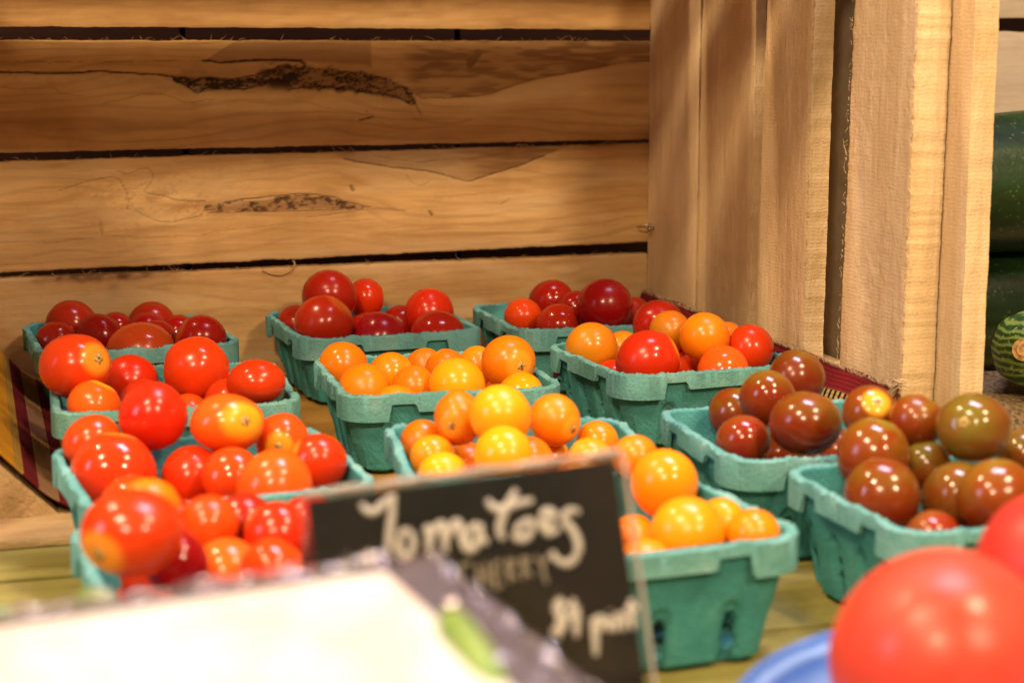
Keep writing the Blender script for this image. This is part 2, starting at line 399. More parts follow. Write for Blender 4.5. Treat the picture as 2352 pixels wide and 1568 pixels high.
    pale = np.maximum(pale, sstep(0,.001,curve_z(X,[(-40,166),(240,165),(394,175),(500,215)])-Z)*(1-sstep(.004,.012,curve_z(X,[(-40,166),(240,165),(394,175),(500,215)])-Z))*(1-sstep(.14,.17,X))*.5*n1*1.6)
    disp = -dark*.0016 - pocket*.0008*n1*2 + (n3-.5)*.0004
    ridge = curve_z(X, [(-40,166),(240,165),(394,175),(640,186),(900,215)])
    disp += sstep(-.0006,.0006,Z-ridge)*(1-sstep(.20,.24,X))*.0012
    return {'dark': np.clip(dark,0,1), 'heart': heart, 'pale': np.clip(pale,0,1)}, disp
def paint3(X, Z):
    n1 = fbm(X*240, Z*300, 45, 4); n2 = fbm(X*600, Z*800, 49, 3); n3 = fbm(X*50, Z*420, 52, 3)
    dark = lines(X, Z, [
      ([(535,463),(620,452),(700,446),(760,452),(800,466),(850,476)], 2.4, .6),
      ([(480,490),(560,488),(640,486),(720,484),(800,483)], 1.8, .45),
      ([(130,440),(200,418),(262,410),(285,430),(295,460),(290,490)], 1.8, .38),
      ([(270,395),(290,400),(335,385),(350,410),(330,440)], 2.0, .3), ([(340,445),(380,452),(420,462),(470,462)], 3.0, .4),
      ([(310,485),(370,510),(420,506),(460,495),(475,470)], 1.8, .35), ([(100,560),(260,545),(420,545),(600,520),(860,505)], 1.6, .2),
      ([(791,366),(860,378),(927,388),(975,392),(1014,400),(1050,412),(1080,417),(1110,406),(1140,398),(1189,382),(1215,372),(1250,358)], 2.4, .6),
      ([(860,360),(960,372),(1060,362)], 1.5, .3), ([(806,428),(811,436)], 6, .6), ([(986,487),(992,494)], 3.5, .7), ([(1150,470),(1170,455)], 2.5, .3),
      ([(930,400),(945,420),(965,428),(985,418)], 1.8, .3), ([(1000,455),(1080,448),(1160,440)], 1.6, .18),
      ([(230,510),(235,540)], 4, .25), ([(700,500),(860,480),(930,486)], 2.2, .3),
    ], 33)
    d, w = segdist(X, Z, [(475,480,.5),(540,474,1.0),(640,470,1.25),(700,464,1.4),(760,468,1.0),(830,478,.4)])
    p = 1-sstep(.8, 1.1, d/(13*PXM*w*(.7+.6*n1)))
    dark = np.maximum(dark, p*sstep(.46,.64,.6*n1+.4*n2)*.85)
    top = curve_z(X, [(700,355),(791,366),(927,388),(1014,400),(1080,417),(1123,402),(1189,382),(1255,356),(1400,300)])
    hr = sstep(-.0005,.0005,Z-top)*sstep(wallpt(740,360)[0], wallpt(820,360)[0], X)*(.45+.4*sstep(.3,.7,n3))
    heart = np.clip(np.maximum(p*.75, hr), 0, 1)
    heart = np.maximum(heart, .34*figure(X, Z, [(640,470,.07,.012,.008),(330,440,.03,.015,.009)], 37))
    ha, _ = segdist(X, Z, [(500,480),(640,470),(800,475)]); heart = np.maximum(heart, .35*(1-sstep(.2,1,ha/(36*PXM)))*(.4+n1))
    c = fbm(X*90+2*n1, Z*170+2*n1, 60, 4); sw = (1-sstep(.02,.10,np.abs(c-.5)))*.25*np.exp(-((X-.12)/.05)**2-((Z-.125)/.02)**2)
    heart = np.maximum(heart, sw*2)
    pale = sstep(.50,.7,fbm(X*14,Z*60,71,3))*.4
    return {'dark': np.clip(dark,0,1), 'heart': heart, 'pale': pale}, -dark*.0011+(n3-.5)*.0004
def paint4(X, Z):
    n1 = fbm(X*200, Z*300, 85, 4); top = curve_z(X, [(-40,645),(1480,583)])
    b = np.exp(-((X-wallpt(240,640)[0])/.035)**2)*(1-sstep(.001,.006,top-Z))
    d1, _ = segdist(X, Z, [(262,672),(262,660)])
    heart = np.clip(.28*figure(X, Z, [(262,665,.03,.008,.006)], 57) + b*1.3*n1*1.5 + np.exp(-(d1/.004)**2)*.5*n1*1.6, 0, 1)
    return {'dark': np.clip(b*sstep(.55,.7,n1)*.5,0,1), 'heart': heart, 'pale': sstep(.5,.7,fbm(X*16,Z*50,91,3))*.5}, (n1-.5)*.0004
def paint1(X, Z):
    n = fbm(X*40, Z*300, 105, 3); return {'heart': np.maximum(sstep(.5,.8,n)*.35, .28*figure(X, Z, [(900,20,.05,.01,.006)], 77)), 'pale': sstep(.5,.8,fbm(X*14,Z*60,108,2))*.3}, (n-.5)*.0003
def hairs(name, n, axis, a0, a1, bfun, d, out, m, parent, seed, L=.0035, r=.0002):
    rnd = random.Random(seed); P = []
    for k in range(n):
        a = rnd.uniform(a0, a1); b = bfun(a); l = L*rnd.uniform(.35, 1.2)*rnd.choice([.5,1,1]); s = rnd.uniform(-1,1)
        pts = []
        for q in range(5):
            t = q/4; da = s*l*t + s*l*.5*t*t; db = out*l*(.9*t-.5*t*t*rnd.uniform(0,1)); dd = rnd.uniform(-.2,.2)*l*t
            pts.append((a+da, d+dd-.0004, b+db) if axis == 'X' else (d-.0003+dd, b+db, a+da))
        P.append((pts, [r, r*.9, r*.75, r*.5, r*.2]))
    return link(name, tubes(name, P, 4), m, parent)

crate = empty('wooden_crate', EX*.22+EY*1.0, 0)
tag(crate, 'rough slatted wooden crate lying on its side around the tomato baskets', 'crate')
CM = Matrix.Translation(crate.location).inverted() @ CR
def incr(o):                            # part built in crate axes -> child of the crate
    o.parent = crate; o.matrix_local = CM; return o
BW = MAT['back_wood']; X0 = -.012
def bk(z0, z1, seed, paint, thick=.010, step=.0011, bstep=.0007, d0=YW):
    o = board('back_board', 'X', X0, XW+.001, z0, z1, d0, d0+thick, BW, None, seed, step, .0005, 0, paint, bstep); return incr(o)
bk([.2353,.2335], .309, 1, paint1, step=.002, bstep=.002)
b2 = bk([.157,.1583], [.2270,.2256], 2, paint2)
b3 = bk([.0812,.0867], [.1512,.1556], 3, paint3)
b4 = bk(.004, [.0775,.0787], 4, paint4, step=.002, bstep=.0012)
for (z, s, n, b) in ((.2268, 31, 60, b2), (.1515, 32, 60, b3), (.0777, 33, 70, b4)):
    h = hairs('frayed_edge', n, 'X', .0, .44, lambda a, z=z, b=b: np.interp(a, [X0, XW], {31:(.2270,.2256),32:(.1512,.1556),33:(.0775,.0787)}[s]), YW, 1, BW, None, s, .0045)
    h.parent = b
sh = [wallpt(*p) for p in ((602,620),(620,628),(645,630),(668,620),(676,605),(672,598))]
h = link('wood_curl', tubes('curl', [(smooth_path([(x, YW-.0008-.0012*math.sin(i*.6), z) for i,(x,z) in enumerate(sh)], 4), .0005)], 5), BW, None); h.parent = b4
SW = MAT['side_wood']
def sd(y0, y1, seed, d0=XW, t=.016, z0=.003, fuzz=.00025, step=.0022):
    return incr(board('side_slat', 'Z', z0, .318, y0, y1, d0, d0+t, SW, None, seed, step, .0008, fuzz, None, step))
def hh(o, n, seed, b, out=-1, L=.004):
    h = hairs('frayed_edge', n, 'Z', .05, .26, (lambda a: b) if not hasattr(b,'__len__') else (lambda a: np.interp(a,[.003,.318],b)), XW, out, SW, None, seed, L); h.parent = o
s1 = sd([1.0995,1.0990], 1.189, 11, fuzz=.00015)
s2 = sd([1.0110,1.0130], [1.0965,1.0955], 12, t=.0072, fuzz=.00015)
s3 = sd([.9370,.9330], [1.0050,.9945], 13, t=.0130, fuzz=.00025)
s4 = sd([.8215,.8170], [.8920,.8838], 14, t=.019, fuzz=.0007, step=.0014)
hh(s3, 60, 61, [.9370,.9330]); hh(s4, 130, 62, [.8215,.8170], -1, .005); hh(s4, 70, 63, [.8920,.8838], 1, .005); hh(s2, 16, 64, [1.011,1.013])
pst = board('side_slat', 'Z', .003, .318, [.7980,.7990], .850, .4712, .4851, SW, None, 15, .003, .0008, .0003); incr(pst)
for k, zz in enumerate((.012, .288)):   # battens nailed across the outside of the side slats
    incr(link('batten', box_me('batten', (.4715,.851,zz), (.4850,1.20,zz+.03), .0008), SW, None, False))
# the nail bent over in the corner
nx, nz = wallpt(1487, 520)
nl = tubes('nail', [([(XW+.001,1.176,nz+.0005),(XW-.0035,1.174,nz)], .0011), ([(XW-.0035,1.174,nz),(XW-.0048,1.1738,nz)], .0022),([(XW-.002,1.178,nz+.003),(XW-.005,1.181,nz+.001),(XW-.009,1.184,nz+.0005)], .0008)], 8)
m = M_('nail_steel', .35, .5); m.base((.45,.38,.28)); m.p.inputs['Metallic'].default_value = .8
incr(link('nail', nl, m.m, None))
# left side, roof and floor (hardly seen, they shade the scene)
for k in range(4):
    incr(board('side_slat', 'Z', .003, .318, .822+k*.094, .900+k*.094, -.013, -.028, SW, None, 40+k, .006, .0006))
for k in range(4):
    incr(link('roof_board', box_me('roof_board', (-.03,.838+k*.094,.3195), (.487,.906+k*.094,.327)), MAT['floor_wood'], None, False))
for k in range(5):
    incr(board('floor_board', 'X', -.03, .470, TABLE_Z+.0006, FLOOR_Z, .826+k*.074, .826+k*.074+.071, MAT['floor_wood'], None, 70+k, .005, .0002))
# triangular corner rails that the cloth hangs over
def tri(name, pts, y0, y1, seed):
    n = 60; V = []; Fc = []
    for i in range(n+1):
        yy = y0+(y1-y0)*i/n
        for x, z in pts: V.append((x, yy, z))
    k = len(pts)
    for i in range(n):
        for j in range(k): Fc.append((i*k+j, i*k+(j+1)%k, (i+1)*k+(j+1)%k, (i+1)*k+j))
    # the front end gets a rough sawn grid
    Fc.append(tuple(range(k))[::-1]); Fc.append(tuple(n*k+j for j in range(k)))
    return incr(link(name, mesh(name, V, Fc), MAT['rail_wood'], None, False))
tri('corner_rail', [(-.012,0),(.0385,0),(.036,.002),(-.002,.0395),(-.012,.0395)], .8655, 1.188, 1)
tri('corner_rail', [(.4505,0),(.431,0),(.4495,.049),(.4505,.049)], .824, 1.188, 2)

# ---------------------------------------------------------------- the woven cloth
m = M_('striped_weave', .95, .1); s_ = m.attr('arc'); yy = m.attr('along'); v = m.coords((1,1,1), False)
bands = [(0,(.26,.022,.030)),(.0135,(.60,.43,.15)),(.0195,(.42,.27,.07)),(.030,(.50,.30,.06)),(.06,(.40,.22,.05)),(.09,(.26,.022,.030)),(.10,(.45,.27,.07)),
         (.17,(.26,.022,.030)),(.18,(.46,.20,.02)),(.25,(.50,.27,.05)),(.33,(.26,.022,.03)),(.342,(.45,.27,.07)),(.40,(.20,.018,.022)),(.4085,(.34,.20,.10)),(.4165,(.42,.24,.06)),(.438,(.16,.014,.018)),(.4455,(.36,.20,.10)),(.4575,(.17,.015,.018)),(.468,(.46,.27,.05)),(.474,(.66,.31,.02))]
S_MAX = .50
col = m.ramp(m.math('DIVIDE', s_, S_MAX), [(min(1,a/S_MAX), c) for a, c in bands], 'CONSTANT')
fr = m.math('FRACT', m.math('DIVIDE', yy, .0056)); d1 = m.math('LESS_THAN', fr, .45)
d2 = m.math('MULTIPLY', m.math('GREATER_THAN', s_, .0138), m.math('LESS_THAN', s_, .0190))
col = m.mix(m.math('MULTIPLY', d1, d2), col, (.035,.016,.018))
n = m.noise(v, 500, 3); col = m.mix(m.math('MULTIPLY', n, .55), col, m.mix(1.0, col, (.55,.5,.45), 'MULTIPLY')); m.base(col)
w1 = m.n('ShaderNodeTexWave', wave_type='BANDS', bands_direction='Y', i_Scale=150, i_Distortion=.6); m.l(v, w1.inputs['Vector'])
w2 = m.n('ShaderNodeTexWave', wave_type='BANDS', bands_direction='X', i_Scale=330, i_Distortion=.5); m.l(v, w2.inputs['Vector'])
m.bump(m.math('ADD', m.math('MULTIPLY', w1.outputs['Fac'], w2.outputs['Fac']), m.math('MULTIPLY', n, .8)), .9, .0009); MAT['cloth'] = m.m
prof = [(.4480,.0535),(.4462,.049),(.4405,.036),(.4345,.021),(.4290,.0115),(.4230,.0086),(.412,.0072),(.38,.0070),(.30,.0070),(.2,.0070),(.1,.0070),(.055,.0072),(.043,.0080),(.0345,.0115),(.024,.0195),(.012,.0320),(.001,.0430),(-.0065,.0445)]
prof = smooth_path([(a, 0, b) for a, b in prof], 9); arc = [0]
for i in range(1, len(prof)): arc.append(arc[-1]+(prof[i]-prof[i-1]).length)
S_TOT = arc[-1]
ny = 150; V = []; A1 = []; A2 = []
for j in range(ny+1):
    for i, p in enumerate(prof):
        t = i/(len(prof)-1); yf = .8175+(.8665-.8175)*min(1,max(0,(.451-p.x)/.413)); 
        yy = yf+(1.186-yf)*j/ny
        wz = float(fbm(p.x*25, yy*25, 8, 3)-.5)*.0016*(1 if abs(p.x-.24)>.19 else .35)
        wz += .0009*math.sin(yy*95+p.x*60)*sstep(.424,.44,np.array(p.x)) if p.x>.424 else 0
        V.append((p.x-(.0005 if p.x>.42 else 0), yy, max(p.z+float(wz), FLOOR_Z+.0004))); A1.append(arc[i]/S_TOT*S_MAX*.999); A2.append(yy)
w = len(prof); Fc = [(j*w+i, j*w+i+1, (j+1)*w+i+1, (j+1)*w+i) for j in range(ny) for i in range(w-1)]
me = mesh('woven_cloth', V, Fc); fattr(me, 'arc', A1); fattr(me, 'along', A2)
cloth = link('woven_cloth', me, MAT['cloth'], None, rot=(0,0,PSI)); so = cloth.modifiers.new('thick', 'SOLIDIFY'); so.thickness = .0013; so.offset = 1
tag(cloth, 'burgundy and gold striped woven cloth lining the crate under the baskets', 'cloth')
m = M_('fringe_yarn', .95, .1); m.base((.62,.45,.27)); MAT['yarn'] = m.m
rnd = random.Random(4); P = []
for k in range(620):
    y0 = rnd.uniform(.818, 1.185); l = rnd.uniform(.0012,.0036); a = rnd.uniform(-1,1)
    P.append(([(.4468,y0,.0515),(.4462-rnd.uniform(0,.001),y0+a*l*.5,.0525+l*.5),(.4474-rnd.uniform(0,.0012),y0+a*l,.0528+l*rnd.uniform(.4,1))], [.0002,.00018,.0001]))
fr = link('fringe', tubes('fringe', P, 4), MAT['yarn'], cloth)
P = []
for k in range(26):
    q = lambda s: rnd.uniform(-s, s)
    P.append(([(.4440,.8200+q(.001),.047+q(.001)),(.4425+q(.001),.8150+q(.002),.0515+q(.0015)),(.4430+q(.002),.8100+q(.002),.057+q(.002)),(.445+q(.002),.8060+q(.002),.0580+q(.002))], [.0006,.0006,.0005,.0003]))
link('tassel', tubes('tassel', P, 4), MAT['yarn'], cloth)

# ---------------------------------------------------------------- the crate of zucchini next to it
c2 = empty('wooden_crate', EX*.72+EY*1.0, 0); tag(c2, 'second wooden crate at the right edge, holding the zucchini', 'crate')
CM2 = Matrix.Translation(c2.location).inverted() @ CR
def inc2(o): o.parent = c2; o.matrix_local = CM2; return o
for k, (z0, z1) in enumerate(((.003,.075),(.0795,.152),(.158,.2318),(.2420,.315))):
    inc2(board('back_board', 'X', .505, .98, z0, z1, YW+.004, YW+.014, MAT['far_wood'], None, 90+k, .006, .0006))
for k in range(3): inc2(board('side_slat', 'Z', .003, .318, .90+k*.098, .985+k*.098, .985, 1.0, SW, None, 95+k, .006))
for k in range(2): inc2(board('side_slat', 'Z', .003, .318, .925+k*.130, 1.050+k*.130, .504, .492, MAT['far_wood'], None, 97+k, .006))
for k in range(5): inc2(board('floor_board', 'X', .505, .98, TABLE_Z+.0006, FLOOR_Z, .826+k*.074, .826+k*.074+.071, MAT['floor_wood'], None, 170+k, .006))
m = M_('zucchini_skin', .32, .5); v = m.coords((1,1,1))
col = m.ramp(m.noise(m.coords((8,60,60)), 1, 3, .5), [(.35,(.004,.014,.003)),(.6,(.010,.034,.006)),(.8,(.022,.060,.010))])
sp1 = m.n('ShaderNodeTexVoronoi', i_Scale=260); m.l(v, sp1.inputs['Vector'])
spm = m.math('MULTIPLY', m.ramp(sp1.outputs['Distance'], [(.16,(1,1,1)),(.30,(0,0,0))]), m.ramp(m.noise(v, 90, 2), [(.48,(0,0,0)),(.6,(1,1,1))]))
m.base(m.mix(m.math('MULTIPLY', spm, .45), col, (.13,.18,.05))); m.bump(m.noise(v, 200, 3), .25, .0008); MAT['zuc'] = m.m
m = M_('zucchini_stem_cork', .85, .2); m.base(m.ramp(m.noise(m.coords((1,1,1)), 400, 3), [(.35,(.30,.15,.05)),(.6,(.62,.36,.14))])); MAT['zstem'] = m.m
m = M_('striped_zucchini_skin', .38, .5); v = m.coords((1,1,1))
wv = m.n('ShaderNodeTexWave', wave_type='BANDS', bands_direction='Z', i_Scale=75, i_Distortion=5.0, i_Detail=3.0); m.l(v, wv.inputs['Vector'])
m.base(m.mix(m.ramp(m.noise(v, 420, 2), [(.60,(0,0,0)),(.68,(.8,.8,.8))]), m.ramp(wv.outputs['Fac'], [(.25,(.010,.045,.006)),(.55,(.035,.10,.012)),(.85,(.15,.22,.04))]), (.28,.32,.10))); MAT['squash'] = m.m
def zucchini(label, p0, p1, r, bend=.008, seed=0, stem=True):
    p0, p1 = Vector(p0), Vector(p1); ax = (p1-p0); L = ax.length; ax.normalize()
    s = ax.cross(Vector((0,0,1))).normalized(); u = s.cross(ax); n = 40; k = 36; V = []; Fc = []
    for i in range(n+1):
        t = i/n; a = .5-.5*math.cos(math.pi*t); e = min(a, 1-a)*L
        rr = r*math.sqrt(max(0, 1-max(0, 1-e/(r*.95))**2)) if e < r*.95 else r
        rr *= 1-.10*math.cos(a*6)*.6
        c = ax*(a*L)+u*(bend*math.sin(math.pi*a))
        for j in range(k):
            an = 2*math.pi*j/k; q = rr*(1+.018*math.cos(an*9+seed)+.012*math.cos(an*5))
            V.append(c+(s*math.cos(an)+u*math.sin(an))*max(q,1e-5))
    for i in range(n):
        for j in range(k): Fc.append((i*k+j, i*k+(j+1)%k, (i+1)*k+(j+1)%k, (i+1)*k+j))
    z = link('zucchini', mesh('zucchini', V, Fc), MAT['zuc'], None, loc=p0)
    tag(z, label, 'zucchini', 'zucchini in the second crate')
    if stem:
        st = link('stem_scar', tubes('stem_scar', [([-ax*.0016, ax*.002], .0062), ([-ax*.0024, ax*.001], .0035)], 14), MAT['zstem'], z, False)
    return z
def cw(x, y, z): p = EX*x+EY*y; return (p.x, p.y, z)
zucchini('large speckled green zucchini lying on top in the crate on the right', cw(.528,1.062,.1290), cw(.92,1.05,.132), .0450, .006, 1)
zucchini('dark zucchini lying under the large speckled one', cw(.53,1.075,.0460), cw(.90,1.08,.046), .0400, .004, 2)
zucchini('small zucchini pointing its pale stem scar toward the viewer', at(2352,803,.990), at(2460,790,1.14), .0225, .0, 3).data.materials[0] = MAT['squash']
# burlap heap under the small zucchini
m = M_('burlap', .95, .1); v = m.coords((1,1,1)); m.base(m.ramp(m.noise(v, 350, 3), [(.35,(.10,.065,.03)),(.6,(.26,.18,.09))])); m.bump(m.noise(v, 600, 2), .9, .0012); MAT['burlap'] = m.m
nx_, ny_ = 60, 70; V = []
for i in range(nx_+1):
    for j in range(ny_+1):
        x = .506+.36*i/nx_; y = .835+.16*j/ny_; f = sstep(.835,.862,y)*(1-sstep(.955,.99,y))
        h = .0015+.028*f*(.75+.5*float(fbm(x*30,y*30,5,3))); V.append((x, y, h))
me = mesh('burlap_cloth', V, [(i*(ny_+1)+j, (i+1)*(ny_+1)+j, (i+1)*(ny_+1)+j+1, i*(ny_+1)+j+1) for i in range(nx_) for j in range(ny_)])
bu = link('burlap_cloth', me, MAT['burlap'], None, rot=(0,0,PSI)); so = bu.modifiers.new('t','SOLIDIFY'); so.thickness = .0012
tag(bu, 'brown burlap bunched under the small zucchini at the right', 'cloth')

# ---------------------------------------------------------------- pulp baskets
BH = .05
BK = {
'A': (-.2346,1.0976,.3472,.1135,'back left','pulp basket of dark red tomatoes at the left, against the back boards'),
'AA': (-.1775,.9297,.2574,.1176,'second left','pulp basket of bright red tomatoes in the left column, between two others'),
'B': (-.0897,1.1447,.3294,.1133,'back middle','pulp basket of dark red tomatoes in the middle of the back row'),
'C': (.0409,1.1748,.311,.1095,'back right','pulp basket in the crate corner, partly empty at its left'),
'E': (.0923,1.0261,.3776,.1114,'mixed colour','pulp basket holding both red and golden tomatoes by the side slats'),
'M': (-.0429,.9671,.2474,.1127,'middle orange','pulp basket of orange tomatoes in front of the middle dark red ones'),
'D': (.0038,.7888,.1666,.1087,'behind the chalkboard','pulp basket heaped with orange tomatoes just behind the chalkboard'),
'G': (.035,.6766,.3637,.112,'front orange','pulp basket with two open slots in front, right of the chalkboard'),
'F': (.1372,.8262,.2291,.111,'middle brown','pulp basket of brown tomatoes nearer the back at the right'),
'H': (.1803,.7116,.2973,.1071,'front brown','pulp basket of brown tomatoes nearest the viewer at the right'),
'I': (-.1286,.7531,.3605,.1156,'front left','pulp basket of red tomatoes at the left, third from the back boards'),
'J': (-0.0918,0.6218,0.340,0.112,'lower left foreground','pulp basket of red tomatoes nearest the viewer, just behind the white card'),
}
def perim(s, hw, cr):                  # s in 0..1 around a rounded square of half width hw -> x, y, nx, ny, (side coordinate, side)
    st = hw-cr; side = 2*st; arc_ = math.pi/2*cr; q = side+arc_; L = 4*q; d = (s % 1.0)*L; k = int(d//q) % 4; r = d-k*q
    if r < side: x, y, nx, ny, c = hw, -st+r, 1, 0, -st+r
    else:
        a = (r-side)/cr; x, y = st+cr*math.cos(a), st+cr*math.sin(a); nx, ny = math.cos(a), math.sin(a); c = (st+1e-3) if a < math.pi/4 else -(st+1e-3)
    for _ in range(k): x, y, nx, ny = -y, x, -ny, nx
    kk = k if not (r >= side and (r-side)/cr > math.pi/4) else (k+1) % 4
    return x, y, nx, ny, c, kk
def make_basket_mesh(seed, w, z0):
    N, R_ = 400, 46; H0 = BH-z0; hw0 = w/2; V = []; keep = []
    SLS = ((-.0335, -.0112, .0112, .0335), (-.0285, .0, .0285))
    info = [perim(i/N, hw0, .0150) for i in range(N)]
    bow = [float(fbm(i/N*9, seed, seed, 3)-.5)*.0022 for i in range(N)]
    bow = [bow[i]*min(1,(N-i)/30)+bow[0]*max(0,1-(N-i)/30) for i in range(N)]
    def wallpoint(i, t):               # t 0 bottom .. 1 top
        x, y, nx, ny, c, k = info[i]; z = z0+H0*t; ins = .0085*(1-t)**1.0 + (.0025 if t < .04 else 0)
        sc_ = (hw0-ins)/hw0; x, y = x*sc_, y*sc_
        off = 0
        for s0 in SLS[k % 2]:
            top = .0325 if (k % 2 == 0) else .0270
            dx = abs(c*sc_-s0)/.0048; zz = (z-z0)
            arch = top - .004*dx*dx
            g = max(0, 1-dx**4)*float(1-sstep(arch-.003, arch, np.array(zz))) if dx < 1 else 0
            off -= .0021*g
        off += float(fbm(i*.06, t*3, seed+3, 3)-.5)*.0006 + bow[i]*t
        return Vector((x+nx*off, y+ny*off, z))
    for r in range(R_+1):
        for i in range(N): V.append(wallpoint(i, r/R_))
    Fc = []
    for r in range(R_):
        z = H0*(r+.5)/R_
        for i in range(N):
            x, y, nx, ny, c, k = info[i]; sc_ = (hw0-.0085*(1-z/H0))/hw0; op = False
            for s0 in SLS[k % 2]:
                dx = abs(c*sc_-s0)
                if dx < .0025 and .0015 < z < .0215-max(0,(dx-.0008))**2*1200: op = True
            if not op: Fc.append((r*N+i, r*N+(i+1)%N, (r+1)*N+(i+1)%N, (r+1)*N+i))
    b0 = len(V)
    for q, f in enumerate((.94, .6, .25)):
        for i in range(N): p = V[i]; V.append(Vector((p.x*f, p.y*f, z0+.0006+(.0012 if q else 0))))
    for i in range(N): Fc.append((i, b0+i, b0+(i+1)%N, (i+1)%N))
    for q in range(2):
        for i in range(N): Fc.append((b0+q*N+i, b0+(q+1)*N+i, b0+(q+1)*N+(i+1)%N, b0+q*N+(i+1)%N))
    Fc.append(tuple(b0+2*N+i for i in range(N)))
    body = mesh('basket_body', V, Fc)
    # rim band
    V = []; prof_n = 7; rnd = random.Random(seed)
    for i in range(N):
        x, y, nx, ny, c, k = info[i]; a = abs(c); edge = hw0-.0150
        hb = .0045+(.0085)*float(sstep(edge*.80, edge*.84, np.array(a))) + .0042*float(1-sstep(edge*.46, edge*.50, np.array(a)))
        th = .0015+.0009*float(sstep(edge*.80, edge*.84, np.array(a)))+.0006*float(1-sstep(edge*.46, edge*.50, np.array(a)))
        jz = (rnd.random()-.5)*.0011 + float(fbm(i*.15, 1, seed+8, 3)-.5)*.0022
        px, py = wallpoint(i, 1.0).xy; wj = float(fbm(i*.3, 4, seed+2, 2)-.5)*.0005
        pr = [(-.0022, -.0030), (-.0020, .0002+jz), (-.0006, .0010+jz), (th*.7+wj, .0008+jz), (th+wj, .0000+jz*.5), (th+wj, -hb+.0003), (.0000, -hb)]
        for o_, z_ in pr: V.append(Vector((px+nx*o_, py+ny*o_, BH+z_)))
    Fc = [(i*prof_n+j, ((i+1)%N)*prof_n+j, ((i+1)%N)*prof_n+(j+1)%prof_n, i*prof_n+(j+1)%prof_n) for i in range(N) for j in range(prof_n)]
    rim = mesh('basket_rim', V, Fc)
    for me in (body, rim):
        bm = bmesh.new(); bm.from_mesh(me); bmesh.ops.recalc_face_normals(bm, faces=bm.faces); bm.to_mesh(me); bm.free()
    return body, rim
for k, (name, (x, y, r, w, short, lab)) in enumerate(BK.items()):
    z0 = FLOOR_Z+.0022 if name in ('A','AA','B','C','E','M') else TABLE_Z+.0004
    e = empty('berry_basket', (x, y, 0), r); tag(e, 'green ' + lab, 'basket', 'green pulp baskets')
    body, rim = make_basket_mesh(k+1, w, z0)
    b = link('body', body, MAT['pulp'], e); so = b.modifiers.new('t', 'SOLIDIFY'); so.thickness = .0022; so.offset = -1
    ro = link('rim', rim, MAT['rim'], e); rim.set_sharp_from_angle(angle=math.radians(38))

